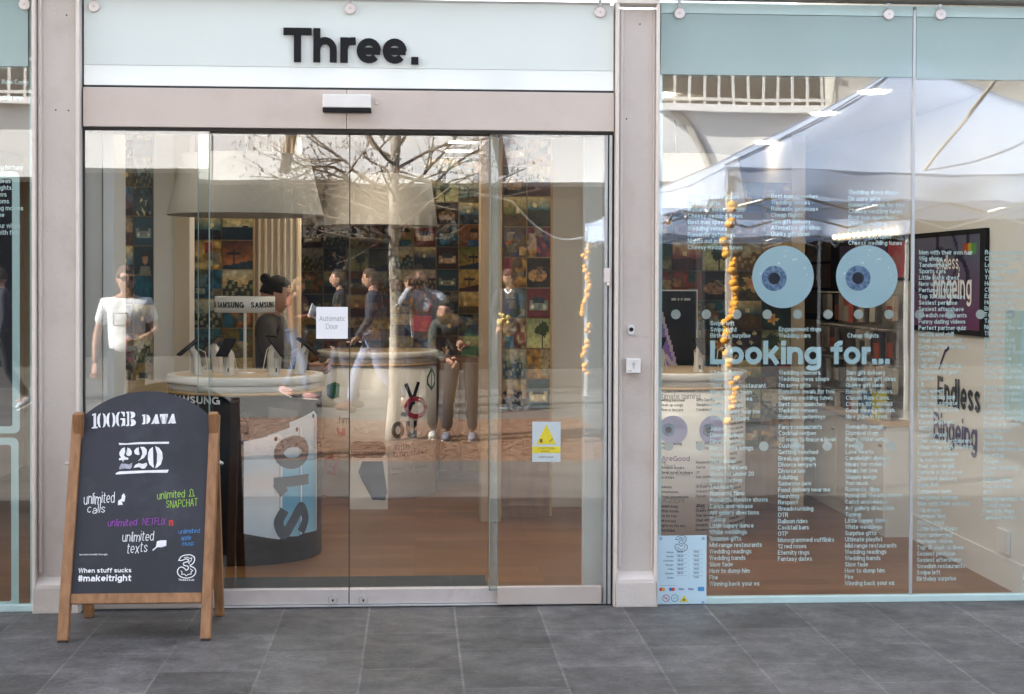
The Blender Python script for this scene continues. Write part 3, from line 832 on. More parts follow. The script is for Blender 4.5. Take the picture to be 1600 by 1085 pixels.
# doors: outer fixed lights at either end, two sliding leaves behind them
DT = hz0 - .017
YS = 0.055
fl = pane('fixed_door_light', fx(133.5), fx(327), 0.012, DT, 0.0, shop, tilt=0.0054)
fr = pane('fixed_door_light', fx(765), fx(943), 0.075, DT, 0.0, shop, tilt=-0.0004)
bm = B(); rbox(bm, fx(778), fx(940), -0.012, 0.022, 0.008, fz(918), 0.003)
mk('bottom_rail', bm, STEEL, fr, local=True).matrix_parent_inverse = Matrix.Translation(-fr.location)
bm = B(); rbox(bm, fx(135), fx(318), -0.012, 0.022, 0.008, fz(918), 0.003)
mk('bottom_rail', bm, STEEL, fl, local=True).matrix_parent_inverse = Matrix.Translation(-fl.location)
for nm, a, b, lk in (('l', 307, 544.3, 520.5), ('r', 545.9, 779, 568)):
    lf = pane('sliding_door', fx(a), fx(b), 0.07, DT, YS, shop, tilt=0.0002 if nm == 'l' else -0.0012)
    inv = Matrix.Translation(-lf.location)
    bm = B(); rbox(bm, fx(a), fx(b), YS - .018, YS + .028, 0.009, fz(922) , 0.003)
    o = mk('bottom_rail', bm, STEEL_B, lf, local=True); o.matrix_parent_inverse = inv
    bm = B()
    c = P(lk, 936, YS)
    tube(bm, [(c.x, YS - .018, c.z), (c.x, YS - .026, c.z)], 0.024, 24, smooth=False)
    o = mk('lock', bm, ALU, lf, local=True); o.matrix_parent_inverse = inv
    bm = B(); tube(bm, [(c.x, YS - .0255, c.z), (c.x, YS - .030, c.z)], 0.019, 24, smooth=False)
    o = mk('lock_face', bm, STEEL_B, lf, local=True); o.matrix_parent_inverse = inv
    bm = B(); tube(bm, [(c.x, YS - .0300, c.z), (c.x, YS - .0315, c.z)], 0.0055, 12, smooth=False)
    box(bm, c.x - .002, c.x + .002, YS - .0312, YS - .0302, c.z - .011, c.z - .003)
    o = mk('keyhole', bm, DARK, lf, local=True); o.matrix_parent_inverse = inv
for pa, pb, y_, m_ in ((326, 327.6, .0, GEDGE), (306.4, 307.4, YS, GEDGE), (764.4, 766, .0, GEDGE), (777.8, 779.2, YS, GEDGE)):
    bm = B(); box(bm, fx(pa), fx(pb), y_ - .001, y_ + .0115, .075, DT - .004); mk('glass_edge', bm, m_, shop)
for pa, pb, y_ in ((766.2, 777.6, .012),):
    bm = B(); box(bm, fx(pa), fx(pb), y_, y_ + .002, .075, DT - .004); mk('edge_strip', bm, FROST, shop)
bm = B(); box(bm, fx(544.4), fx(545.8), YS - .004, YS + .016, 0.01, DT)
mk('door_seal', bm, DARK, shop)
bm = B(); box(bm, fx(133), fx(943), 0.0, 0.12, 0.0045, 0.008)
mk('threshold', bm, ALU, shop)
# jamb at the end of the doors
bm = B()
rbox(bm, fx(943.5), fx(948), -0.005, 0.10, 0.005, DT, 0.002); mk('door_jamb', bm, ALU, shop)
bm = B(); rbox(bm, fx(950), fx(954.5), -0.012, 0.10, 0.005, DT, 0.002)
mk('door_jamb', bm, ALU, shop)
bm = B(); box(bm, fx(948.1), fx(949.9), 0.01, 0.09, 0.005, DT); box(bm, fx(954.7), fx(957.6), 0.0, 0.09, 0.005, DT)
mk('gasket', bm, DARK, shop)
bm = B(); rbox(bm, fx(942), fx(952), -0.022, -0.006, fz(441), fz(418), 0.003); tube(bm, [(fx(949), -.022, fz(441)), (fx(949), -.022, fz(447))], .008, 10)
mk('jamb_catch', bm, STEEL_B, shop)
# round glass fixings
for q in ((39.5, 8), (147.5, 11), (547.5, 14.5), (937.5, 20), (1061, 22), (1387.5, 23.5), (1468.5, 23.5)):
    c = P(*q)
    bm = B()
    tube(bm, [(c.x, -0.005, c.z), (c.x, -0.016, c.z), (c.x, -0.020, c.z)], [0.028, 0.028, 0.024], 28)
    b_ = mk('glass_fixing', bm, STEEL_B, shop)
    bm = B(); tube(bm, [(c.x, -0.0202, c.z), (c.x, -0.0215, c.z)], 0.0055, 10)
    mk('screw', bm, ALU, b_)
    bm = B(); box(bm, c.x - .008, c.x + .008, -0.010, -0.005, c.z + .026, TOPZ + .03)
    mk('bracket', bm, ALU, b_)

# ------------------------------------------------------------------ inside of the shop: shell
CZ = 2.65
bm = B(); box(bm, -3.45, 3.26, 0.17, 5.9, CZ, CZ + .12)
mk('ceiling', bm, CEILM, shop)
for a, b, pz in ((fx(1026), 3.25, 117), (-3.45, fx(56), 103)):
    bm = B(); box(bm, a, b, 0.12, 0.168, fz(pz, 1200 if a > 0 else 20, .12), TOPZ + .04); mk('bulkhead', bm, BULK, shop)
bm = B(); box(bm, x0, x1, 0.142, 0.168, hz0 - .02, TOPZ + .04)
mk('bulkhead', bm, WALLW, shop)
bm = B()
box(bm, 3.112, 3.255, 0.05, 5.6, 0, CZ - .001)
mk('inner_side_wall', bm, WALLW, shop)
bm = B(); box(bm, 3.098, 3.111, 0.06, 5.3, FL, 0.16)
mk('skirting', bm, WALLW, shop)
bm = B(); box(bm, -3.449, -3.35, 0.05, 5.6, 0, CZ - .001)
mk('inner_side_wall', bm, WALLW, shop)
bm = B(); box(bm, -3.45, 3.26, 5.601, 5.75, 0, CZ - .001)
mk('back_wall', bm, WALLB, shop)
def slab(name, pxa, pxb, Y, thick, m, z0=FL + .001, z1=CZ - .001):
    bm = B(); rbox(bm, fx(pxa, 600, Y), fx(pxb, 600, Y), Y, Y + thick, z0, z1, 0.003)
    return mk(name, bm, m, shop)
slab('inner_panel', 133, 160, 0.16, 0.05, WALLW, z1=DT + .05)
slab('inner_panel', 161, 178, 0.14, 0.30, WALLW, z1=DT + .05)
slab('inner_panel', 913, 951, 0.16, 0.10, WALLW, z1=DT + .05)
slab('partition_wall', 240, 297, 2.55, 0.20, WALLW)
slab('partition_wall', 272, 296, 2.53, 0.019, WALLB)
slab('partition_wall', 395, 468, 2.90, 0.15, WALLB)
bm = B()
for k in range(7):
    xx = fx(402 + k * 10, 600, 2.88)
    rbox(bm, xx, xx + .018, 2.885, 2.899, 0.01, CZ - .01, 0.004)
mk('wall_rib', bm, WALLB, shop)
slab('partition_wall', 862, 957, 3.10, 0.2, WALLW)
slab('partition_wall', 751, 784, 2.50, 0.35, mat('tan_column', (0.40, 0.29, 0.19), 0.5, var=0.1, scale=3, stretch=(8, 1, 1)))
slab('partition_wall', 859, 863, 2.72, 0.06, WOODL)
bm = B(); box(bm, fx(1236, 500, 3.05), 3.11, 4.6, 4.75, 0.005, CZ - .001); box(bm, fx(1236, 500, 3.05), fx(1236, 500, 3.05) + .1, 3.06, 4.599, 0.005, CZ - .001)
mk('back_wall', bm, WALLB, shop)
# wall socket and plates on the side wall of the window
bm = B()
c = PX_(1570, 845, 3.11)
box(bm, 3.09, 3.1105, c.y - .07, c.y + .07, c.z - .06, c.z + .06)
mk('socket', bm, WHITE, shop)
# ceiling lamps: round downlights, short strips and added fills, with the light they give
def lamp(name, x, y, r, power, strip=False):
    bm = B()
    if strip:
        box(bm, x - r, x + r, y - .03, y + .03, CZ - .006, CZ - .0005)
    else:
        tube(bm, [(x, y, CZ - .0005), (x, y, CZ - .008)], r, 24, smooth=False)
    o = mk(name, bm, LAMPM, shop)
    l = bpy.data.lights.new(name, 'AREA')
    l.shape = 'DISK'; l.size = 0.5; l.energy = power * .0125; l.color = (1.0, 0.84, 0.66)
    lo = bpy.data.objects.new(name + '_light', l)
    COL.objects.link(lo)
    lo.location = (x, y, CZ - .02)
    lo.parent = shop
LAMPM = mat('lamp_glow', (1, 1, 1), 0.5, emit=(1.0, 0.93, 0.82), es=6.0)
for x, y, pw in ((PG(1365, 143, CZ).x, PG(1365, 143, CZ).y, 22), (PG(1287, 177, CZ).x, PG(1287, 177, CZ).y, 22), (1.35, .85, 300), (2.6, 3.6, 16),  # the strongest is a fill added to brighten the word list counter
                 (-2.5, .9, 14), (-0.2, 1.0, 20), (0.5, 1.7, 22), (-1.35, .8, 16), (-2.9, 1.6, 14), (-0.35, 2.8, 300)):  # the strongest is a fill added to brighten the lettered white counter
    lamp('downlight_and_fill', x, y, 0.075, pw)
for q in ((722, 222), (716, 236), (712, 250)):
    c = PG(q[0], q[1], CZ)
    lamp('strip_light', c.x, min(c.y, 5.3), 0.10, 9, True)

# ------------------------------------------------------------------ walls of printed pictures
GRIDM = mat('tan_print_border', (0.27, 0.18, 0.09), .5, var=.2)
def photo_wall(label, pa, pb, ta, tb, Y, nc, nr, seed, frame=GRIDM, dim=1.0, n=20, base=BROWN):
    rng = random.Random(seed)
    x0, x1 = fx(pa, 500, Y), fx(pb, 500, Y)
    zt, z0 = min(fz(ta, (pa + pb) / 2, Y), CZ - .005), fz(tb, (pa + pb) / 2, Y)
    t = thing('photo_wall', label, 'photo wall', ((x0 + x1) / 2, Y, 0))
    bm = B(); box(bm, x0, x1, Y, Y + .08, z0 - .01, zt)
    mk('backing', bm, frame, t)
    bm = B(); box(bm, x0, x1, Y - .004, Y + .08, FL + .001, z0 - .011)
    mk('base_panel', bm, base, t)
    w, h = (x1 - x0) / nc, (zt - z0) / nr
    g = 0.0042
    for j in range(nr):
        for i in range(nc):
            o = front((x0 + i * w + g, Y - .0005, z0 + j * h + g))
            picture_mesh('photo_print', o, w - 2 * g, h - 2 * g, art(rng), n, t, dim=dim)
    return t
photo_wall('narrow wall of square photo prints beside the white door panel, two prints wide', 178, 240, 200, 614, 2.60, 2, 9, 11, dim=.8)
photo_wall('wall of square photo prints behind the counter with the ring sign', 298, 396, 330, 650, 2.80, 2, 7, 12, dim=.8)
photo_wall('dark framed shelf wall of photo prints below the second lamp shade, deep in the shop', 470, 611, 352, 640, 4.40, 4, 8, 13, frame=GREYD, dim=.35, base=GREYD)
photo_wall('tall wall of small photo prints at the very back of the shop', 611, 751, 240, 560, 5.20, 4, 9, 14, dim=.85)
photo_wall('wall of photo prints between the tan column and the white wall', 785, 860, 212, 640, 2.70, 2, 9, 15, dim=.7)
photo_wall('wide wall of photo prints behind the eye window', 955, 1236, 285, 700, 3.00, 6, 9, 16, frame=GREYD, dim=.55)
# ------------------------------------------------------------------ window lettering and stickers
YI = 0.0125                                    # just behind the glass
L_A = ["Wedding dress shops", "I'm sorry gifts", "Romantic meals for two", "Cheesy wedding tunes", "Best man speeches", "Wedding venues", "Romantic getaways", "Nights out in town", "Cheesy wedding tunes"]
L_B = ["Best man speeches", "Wedding venues", "Romantic getaways", "Cheap flights", "3am gift delivery", "Alternative gift ideas", "Quirky gift ideas"]
L_E1 = ["Cheap flights", "Cheeky text", "That special restaurant", "Nice pubs in town", "Hotels by the sea", "Singles nights", "Restaurants near me", "Wedding venues", "", "Jokes", "Diamond rings", "Dinner for two", "Barry White songs", "Feels", "Date ideas", "Singles banners", "Meals for under £20".replace('£', ''), "Meals for two", "Too much", "Romantic films", "Romantic theatre shows", "Catch and release", "Art gallery directions", "Tuning", "Little happy dance", "White weddings", "Surprise gifts", "Mid-range restaurants", "Wedding readings", "Wedding bands", "Slow fade", "How to dump him", "Fire", "Winning back your ex"]
L_E2 = ["Wedding planners", "Wedding dress shops", "I'm sorry gifts", "Romantic meals for two", "Cheesy wedding tunes", "Best man speeches", "Wedding venues", "Romantic getaways", "", "Fancy restaurants", "Cocktail recipes", "50 ways to leave a lover", "Cushioning", "Getting benched", "Break-up songs", "Divorce lawyers", "Divorce law", "Adulting", "Someone new", "Food delivery near me", "Haunting", "Respect", "Breadcrumbing", "DTR", "Balloon rides", "Cocktail bars", "OTP", "Monogrammed cufflinks", "12 red roses", "Eternity rings", "Fantasy dates"]
L_E3 = ["3am gift delivery", "Alternative gift ideas", "Quirky gift ideas", "Romantic TV shows", "Classic Rom Coms", "Cheesy 80's movies", "Good wines with fish", "Nice pubs in town", "", "Romantic songs", "Diamond rings", "Barry White songs", "Feels", "Love hearts", "Candlelight dinners", "Meals for under 20", "Meals for two", "Sloppy songs", "Too much", "Romantic films", "Romantic theatre shows", "Catch and release", "Art gallery directions", "Tuning", "Little happy dance", "White weddings", "Surprise gifts", "Ultimate playlist", "Mid-range restaurants", "Wedding readings", "Wedding bands", "Slow fade", "How to dump him", "Fire", "Winning back your ex"]
L_F = ["Men with their own hair", "Wig shops", "Tandem hire", "Sports cars", "Little black dress", "New underwear", "Perfume stores", "Top 10 chat-up lines", "Sexiest perfume", "Sexiest aftershave", "Swedish restaurants", "Funny dating videos", "Perfect partner quiz", "Netflix and chill", "What women want", "Date outfits for men", "Ghosting", "Thirsty", "Half and half pizza", "Relationship goals", "Quiche", "Lit", "Slay queen", "Best dating app", "Birthday surprise", "Sliding in the DMs", "Flowers", "Theatre tickets", "JOMO", "Cheeky text", "That special restaurant", "What wine with shellfish", "Romantic recipes", "I'm sorry memes", "That special gift", "Florists in this area", "Discreet delivery", "More fish", "Gorgeous men", "Gorgeous women", "Men with their own hair", "Wig shops", "Tandem hire", "Sports cars", "Little black dress", "New underwear", "Perfume stores", "Top 10 chat-up lines", "Sexiest perfume", "Sexiest aftershave", "Swedish restaurants", "Swipe left", "Birthday surprise"]
L_G = ["Romantic breaks", "Cheap hotels in Venice", "Local bars", "Vegas chapels", "Yaaaaas", "Honeymoons", "Cheap honeymoons", "Extravagant honeymoons", "Humble brag", "British hotels", "Tea for two", "Takeaways", "Nights by the sea", "That bloke", "Breaking bad", "Dirty Dancing", "Sleepless in Seattle", "Casablanca", "Said no one ever", "Date night ideas", "White or red wine", "", "Fancy restaurants", "Cocktail recipes", "50 ways to leave a lover", "Cushioning", "Getting benched", "Break-up songs", "Divorce lawyers", "Divorce law", "Adulting", "Someone new", "Food delivery near me", "Haunting", "Respect", "Breadcrumbing", "DTR", "Balloon rides", "Cocktail bars", "OTP", "Monogrammed cufflinks", "12 red roses", "Eternity rings", "Fantasy dates"]
def word_list(lines, px, py0, py1, label, k=1.0):
    """Lines set between the baselines py0 and py1 of the picture, on the inner face of the glass."""
    a, b = P(px, py0, YI), P(px, py1, YI)
    slots = sum(0.62 if s == '' else 1.0 for s in lines) - 1
    pitch_ = (a.z - b.z) / max(1, slots)
    t = thing('word_list', label, 'lettering', b, 'word lists on the windows')
    xf = front((a.x, YI, a.z))
    y = 0.0
    bm = B()
    for i, s in enumerate(lines):
        if s == '':
            y -= pitch_ * .62
            mk('word_block', bm, VINYL, t, normals=False)
            bm = B()
            continue
        text(bm, s, xf, 0, y, 0.0232 * k, w=0.185, track=0.095, n=4)
        y -= pitch_
    mk('word_block', bm, VINYL, t, normals=False)
    return t
word_list(L_A, 1075, 311, 390, 'short list of words on the eye window over the marigold string, above the eyes')
word_list(L_B, 1205, 310, 369, 'seven lines of words on the window just above the first eye')
word_list(L_A, 1326, 304, 383, 'nine lines of words on the window just above the second eye')
word_list(["Swipe left", "Swipe right", "Birthday surprise"], 1110, 509, 528, 'three lines of words above the L of the big slogan')
word_list(["Engagement rings", "Wedding cars"], 1217, 518, 528, 'two lines of words above the middle of the big slogan')
word_list(["Cheap flights"], 1324, 528, 528, 'single line of words above the end of the big slogan')
word_list(L_E1, 1110, 586, 916, 'long list of words below the L of the big slogan, crossing the white counter')
word_list(L_E2, 1217, 586, 877, 'long list of words below the middle of the big slogan, over the wood floor')
word_list(L_E3, 1322, 586, 915, 'long list of words beside the glass joint, below the dots of the slogan')
word_list(L_F, 1436, 398, 908, 'longest list of words just past the glass joint, over the dark poster')
word_list(L_G, 1539, 398, 812, 'outermost list of words, cut off by the edge of the picture')
word_list(["Dating history", "", "Wedding planners", "", "Wig shops", "", "Classic Rom Coms", "", "Best dating app"], -28, 58, 156, 'cut off words at the top of the far left window')
word_list(["Wedding history", "Jam gift ideas", "Pizza ideas", "Date nights", "TV shows", "Rom Coms", "Wedding movies", "Supreme", "", "Ask your wife?", "Good with fish"], -28, 265, 367, 'cut off words over the dark screen of the far left window')
# the big slogan
bm = B()
a = P(1109.5, 569.5, YI); b = P(1390.5, 571.5, YI); t_ = P(1109.5, 532.5, YI)
text(bm, 'Looking for...', front((a.x, YI, a.z)), 0, 0, t_.z - a.z, w=0.21, track=0.055, width=b.x - a.x, n=14)
tag(mk('slogan_lettering', bm, VINYL_B, None, normals=False), 'big bold pale blue slogan Looking for across the window below the eyes', 'lettering')
# eyes
IRIS = mat('iris_print', (0.05, 0.11, 0.26), 0.5, col2=(0.30, 0.42, 0.62), scale=60)
PUPIL = mat('pupil_print', (0.012, 0.014, 0.03), 0.4)
EYEW = mat('eyeball_print', (0.42, 0.64, 0.76), 0.45, col2=(0.56, 0.76, 0.84), scale=1.5)
for q, lab in (((1223.5, 433), 'round pale blue eye decal just left of the second eye'), ((1354.5, 432.5), 'round pale blue eye decal beside the glass joint')):
    c = P(*q, YI)
    r = P(q[0] + 48, q[1], YI).x - c.x
    t = thing('eye_decal', lab, 'window decal', c, 'pair of eye decals')
    xf = front((c.x, YI, c.z))
    bm = B(); plate(bm, disc(0, 0, r, 64), xf, .0008)
    e = mk('eyeball', bm, EYEW, t)
    bm = B(); plate(bm, disc(-.29 * r, -.05 * r, .405 * r, 40), xf, .0014)
    mk('iris', bm, IRIS, t)
    bm = B(); plate(bm, disc(-.29 * r, -.05 * r, .19 * r, 32), xf, .0020)
    mk('pupil', bm, PUPIL, t)
    rg = random.Random(3)
    for _ in range(9):
        aa, rr = rg.uniform(0, 6.28), rg.uniform(.45, .85) * r
        bm = B(); plate(bm, disc(rr * math.cos(aa), abs(rr * math.sin(aa)), rg.uniform(.015, .035) * r, 8), xf, .0026)
        mk('sparkle', bm, PAPER, t)
for row, (ya, px0, step, nn, lab) in enumerate(((491.5, 1056, 47.6, 12, 'row of grey dots under the eyes on the window'), (697.5, 1045, 49.5, 8, 'lower row of grey dots through the word lists'))):
    t = thing('dotted_border', lab, 'window decal', P(px0, ya, YI))
    gv = MATS.get('grey_vinyl') or mat('grey_vinyl', (0.46, 0.50, 0.47), 0.5, var=0.02)
    for k in range(nn):
        if row == 1 and k in (2,): continue
        c = P(px0 + step * k, ya, YI)
        bm = B(); plate(bm, disc(0, 0, 0.024, 24), front((c.x, YI + .001, c.z)), .0006)
        mk('dot', bm, gv, t)
# far left window: teal outlined phone shapes with a dark screen
for (pa, pb, ta, tb, dark, lab) in ((-60, 30.5, 268, 678, True, 'rounded teal frame round a dark screen graphic on the far left window'), (-60, 29, 684, 952, False, 'lower rounded teal frame graphic standing on the sill of the far left window')):
    A, Z = P(pa, tb, YI), P(pb, ta, YI)
    t = thing('phone_graphic', lab, 'window decal', A)
    w, h = Z.x - A.x, Z.z - A.z
    xf = front((A.x, YI + .002, A.z))
    bm = B()
    out, inn = rrect(0, w, 0, h, .03, 6), rrect(.035, w - .036, .035, h - .035, .012, 6)
    vo = [bm.verts.new(xf(x, y, .001)) for x, y in out]; vi = [bm.verts.new(xf(x, y, .001)) for x, y in inn]
    for i in range(len(vo)):
        bm.faces.new((vo[i], vo[(i + 1) % len(vo)], vi[(i + 1) % len(vi)], vi[i]))
    mk('frame', bm, TEAL, t, normals=False)
    if dark:
        bm = B(); plate(bm, inn, xf, .0004); mk('screen', bm, NAVY, t)
# sheet of opening hours in the corner of the eye window
A, Z = P(1027.5, 944.5, -.013), P(1104, 836.5, -.013)
A.z = max(A.z, .004)
w, h = Z.x - A.x, Z.z - A.z
hours = thing('opening_hours_sheet', 'pale blue sheet of opening hours in the bottom corner of the eye window', 'notice', A)
xf = front((A.x, -.0125, A.z))
bm = B(); plate(bm, [(0, 0), (w, 0), (w, h), (0, h)], xf, .003)
mk('sheet', bm, mat('blue_paper', (0.52, 0.70, 0.80), 0.3, var=0.02), hours)
PRT = mat('grey_print', (0.10, 0.13, 0.17), 0.6)
xf2 = front((A.x, -.016, A.z))
bm = B()
def three(bm, xf, ox, oy, s, wd):
    tr_ = [(1010, 800), (1030, 765), (1070, 748), (1120, 745), (1160, 765), (1168, 800), (1150, 835), (1125, 855), (1165, 875), (1185, 905), (1175, 945), (1140, 970), (1090, 978), (1040, 965), (1008, 935), (1003, 900), (1020, 872), (1050, 868), (1075, 885), (1090, 900), (1110, 880), (1100, 858), (1065, 850), (1060, 825), (1095, 815), (1110, 800), (1080, 785), (1045, 800), (1010, 800)]
    q = spl([((x - 1095) * s + ox, (862 - y) * s + oy) for x, y in tr_], 3)
    ribbon(bm, q, wd, xf)
    for i_ in ([(1062, 772), (1095, 768), (1118, 782), (1140, 775), (1135, 805), (1108, 826), (1120, 838)], [(1035, 905), (1050, 918), (1045, 940), (1072, 938), (1090, 955), (1112, 940), (1140, 938), (1138, 915), (1155, 905), (1128, 885)]):
        ribbon(bm, [((x - 1095) * s + ox, (862 - y) * s + oy) for x, y in i_], wd * .7, xf, z=.0003)
three(bm, xf2, w * .48, h * .88, .00034, .003)
days = ['Monday', 'Tuesday', 'Wednesday', 'Thursday', 'Friday', 'Saturday', 'Sunday']
for k, d in enumerate(days):
    yy = h * (.745 - k * .062)
    tw = text_width(d, .14, .13, 4) * .0068
    text(bm, d, xf2, w * .32 - tw, yy, .0085, n=4)
    if d != 'Sunday':
        text(bm, '09:00', xf2, w * .40, yy, .0105, n=4)
    text(bm, '-', xf2, w * .63, yy, .0105, n=4)
    text(bm, '19:00' if k in (0, 1, 2, 3, 4, 5) else '17:00', xf2, w * .73, yy, .0105, n=4)
    ribbon(bm, [(w * .37, yy + .0135), (w * .60, yy + .0135)], .0008, xf2, z=.0002); ribbon(bm, [(w * .70, yy + .0135), (w * .92, yy + .0135)], .0008, xf2, z=.0002)
ribbon(bm, [(w * .04, h * .27), (w * .38, h * .27)], .0012, xf2)
mk('print', bm, PRT, hours, normals=False)
for k, (c1, c2) in enumerate((((.55, .06, .05), (.65, .33, .06)), ((.03, .16, .45), (.55, .06, .06)), ((.05, .06, .30), None), ((.05, .06, .30), None), ((.06, .28, .55), None))):
    cx = w * (.09 + .2 * k)
    bm = B()
    m1 = mat('card_ink_%d' % k, c1, .5)
    if k < 2:
        plate(bm, disc(cx - .006, h * .215, .009, 16), xf2, .0006)
        plate(bm, disc(cx + .006, h * .215, .009, 16), xf2, .0010, mi=1)
        mk('card_mark', bm, [m1, mat('card_ink_b%d' % k, c2, .5)], hours)
    elif k < 4:
        text(bm, 'VISA', xf2, cx - .017, h * .2, .011, w=.2, n=4, slant=.15)
        mk('card_mark', bm, m1, hours, normals=False)
    else:
        plate(bm, rrect(cx - .016, cx + .016, h * .185, h * .245, .002, 2), xf2, .0006)
        mk('card_mark', bm, m1, hours)
for cx, col in ((.17, (.4, .05, .06)), (.35, (.03, .25, .25))):
    bm = B(); ribbon(bm, el(w * cx, h * .085, .017, .017, 0, 360, 18), .003, xf2)
    ribbon(bm, [(w * cx - .009, h * .085), (w * cx + .008, h * .088)], .003, xf2, z=.0004)
    if cx < .2: ribbon(bm, [(w * cx - .011, h * .085 + .011), (w * cx + .011, h * .085 - .011)], .002, xf2, z=.0007)
    mk('round_mark', bm, mat('round_ink_%d' % int(cx * 100), col, .5), hours, normals=False)
YEL = mat('warning_yellow', (0.72, 0.60, 0.03), 0.5, var=0.03)
bm = B(); plate(bm, [(w * .45, h * .03), (w * .63, h * .03), (w * .54, h * .125)], xf2, .0006); mk('triangle_mark', bm, YEL, hours)
bm = B(); plate(bm, disc(w * .54, h * .06, .006, 10), xf2, .0012); mk('triangle_print', bm, PRT, hours)
for q in ((.06, .97), (.93, .965), (.93, .03)):
    bm = B(); plate(bm, disc(w * q[0], h * q[1] - .004, .008, 14), xf2, .0005); mk('corner_pad', bm, mat('clear_pad', (0.28, 0.40, 0.50), .3) if q[0] < .1 else MATS['clear_pad'], hours)
# AUTOMATIC DOOR notice
A, Z = P(494, 529.5, YS - .002), P(543.5, 480, YS - .002)
w, h = Z.x - A.x, Z.z - A.z
t = thing('automatic_door_notice', 'square white automatic door notice on the sliding glass door', 'notice', A)
xf = front((A.x, YS - .001, A.z))
bm = B(); plate(bm, rrect(0, w, 0, h, .004, 3), xf, .002); mk('sheet', bm, PAPER, t)
bm = B()
GRY = mat('grey_lettering', (0.20, 0.20, 0.20), .5)
text(bm, 'Automatic', front((A.x, YS - .0032, A.z)), w * .10, h * .56, h * .155, w=.085, track=.14, width=w * .82, n=6)
text(bm, 'Door', front((A.x, YS - .0032, A.z)), w * .31, h * .31, h * .155, w=.085, track=.14, n=6)
mk('lettering', bm, GRY, t, normals=False)
# yellow warning sticker
A, Z = P(831.5, 722, -.002), P(876, 659, -.002)
w, h = Z.x - A.x, Z.z - A.z
t = thing('warning_sticker', 'clear sticker with yellow warning triangle low on the fixed glass beside the doors', 'sticker', A)
xf = front((A.x, -.001, A.z))
bm = B(); plate(bm, [(0, 0), (w, 0), (w, h), (0, h)], xf, .0008); mk('sheet', bm, mat('sticker_film', (0.52, 0.60, 0.62), .4, var=.02), t)
bm = B(); plate(bm, [(w * .14, h * .44), (w * .84, h * .44), (w * .5, h * .93)], xf, .0016); plate(bm, [(0.001, h * .22), (w - .001, h * .22), (w - .001, h * .38), (.001, h * .38)], xf, .0016)
mk('warning_print', bm, YEL, t)
bm = B()
xf3 = front((A.x, -.003, A.z))
text(bm, 'CAUTION', xf3, w * .22, h * .31, h * .05, width=w * .56, n=4); text(bm, 'Automatic', xf3, w * .3, h * .245, h * .04, n=4)
text(bm, 'KEEP CLEAR', xf3, w * .25, h * .1, h * .04, width=w * .5, n=4)
plate(bm, [(w * .26, h * .48), (w * .36, h * .48), (w * .36, h * .57), (w * .26, h * .57)], xf3, .0004); ribbon(bm, [(w * .6, h * .49), (w * .72, h * .58)], .004, xf3)
mk('lettering', bm, mat('brown_print', (0.16, 0.10, 0.03), .5), t, normals=False)
a = P(779, 643, -.002); b = P(829, 632, -.002)
bm = B(); text(bm, 'BOX', front((a.x, -.001, a.z)), 0, 0, b.z - a.z, w=.2, track=.2, width=b.x - a.x, n=8)
tag(mk('box_lettering', bm, FROST, None, normals=False), 'faint pale letters BOX on the fixed glass above the warning sticker', 'lettering')
# button and key switch on the pillar
c = P(986, 515, -.013)
t = thing('door_button', 'small oval white button with black centre on the grey pillar', 'button', c)
xf = front((c.x, -.0125, c.z))
bm = B(); plate(bm, [(a, b * 1.0) for a, b in rrect(-.0165, .0165, -.025, .025, .014, 6)], xf, .010)
mk('body', bm, WHITE, t)
bm = B(); plate(bm, disc(0, 0, .0105, 24), xf, .013); mk('push_button', bm, BLACK, t)
c = P(988.5, 571.5, -.013)
t = thing('key_switch_box', 'square white key switch box on the grey pillar below the button', 'key switch', c)
xf = front((c.x, -.0125, c.z))
bm = B(); rbox(bm, c.x - .036, c.x + .036, -.045, -.0125, c.z - .036, c.z + .036, .004, 3); mk('body', bm, WHITE, t)
bm = B(); xf = front((c.x, -.045, c.z)); plate(bm, disc(0, .010, .0088, 20), xf, .002); plate(bm, rrect(-.004, .004, -.014, .006, .003, 3), xf, .0015); mk('key_cylinder', bm, ALU, t)
bm = B(); [ribbon(bm, [(-.028 + k * .006, -.027), (-.028 + k * .006, -.021)], .003, xf, z=.0003) for k in range(4)]; mk('print', bm, GRY, t, normals=False); bm = B(); ribbon(bm, el(0, .004, .024, .022, 40, 140, 8), .0012, xf); mk('print', bm, GRY, t, normals=False)
# motion sensor on the header
A, Z = P(504, 172, -.08), P(580, 148, -.08)
t = thing('door_sensor', 'white bar shaped motion sensor on the steel header over the doors', 'motion sensor', (A.x, -.03, A.z))
bm = B(); rbox(bm, A.x, Z.x, -.085, -.0225, A.z + .012, Z.z, .004, 2); mk('housing', bm, WHITE, t)
bm = B(); rbox(bm, A.x, Z.x, -.081, -.0225, A.z - .008, A.z + .0115, .003, 2); mk('lens_strip', bm, BLACK, t)
c = P(588, 159, -.03); bm = B(); rbox(bm, c.x - .008, c.x + .008, -.030, -.0225, c.z - .016, c.z + .016, .004); mk('end_clip', bm, STEEL, t)
# grey bell box behind the top of the eye window
A, Z = P(1049, 53, .10), P(1076, 27, .10)
t = thing('alarm_box', 'small grey alarm box behind the top corner of the eye window', 'alarm box', A)
bm = B(); rbox(bm, A.x, Z.x, .07, .117, A.z, Z.z, .006, 3); mk('housing', bm, mat('alarm_grey', (0.42, 0.50, 0.49), .5), t)
bm = B(); ribbon(bm, el(Z.x - A.x - .01, (Z.z - A.z) / 2, .018, (Z.z - A.z) / 2, -90, 90, 8), .003, front((A.x, .068, A.z))); mk('conduit', bm, ALU, t, normals=False)

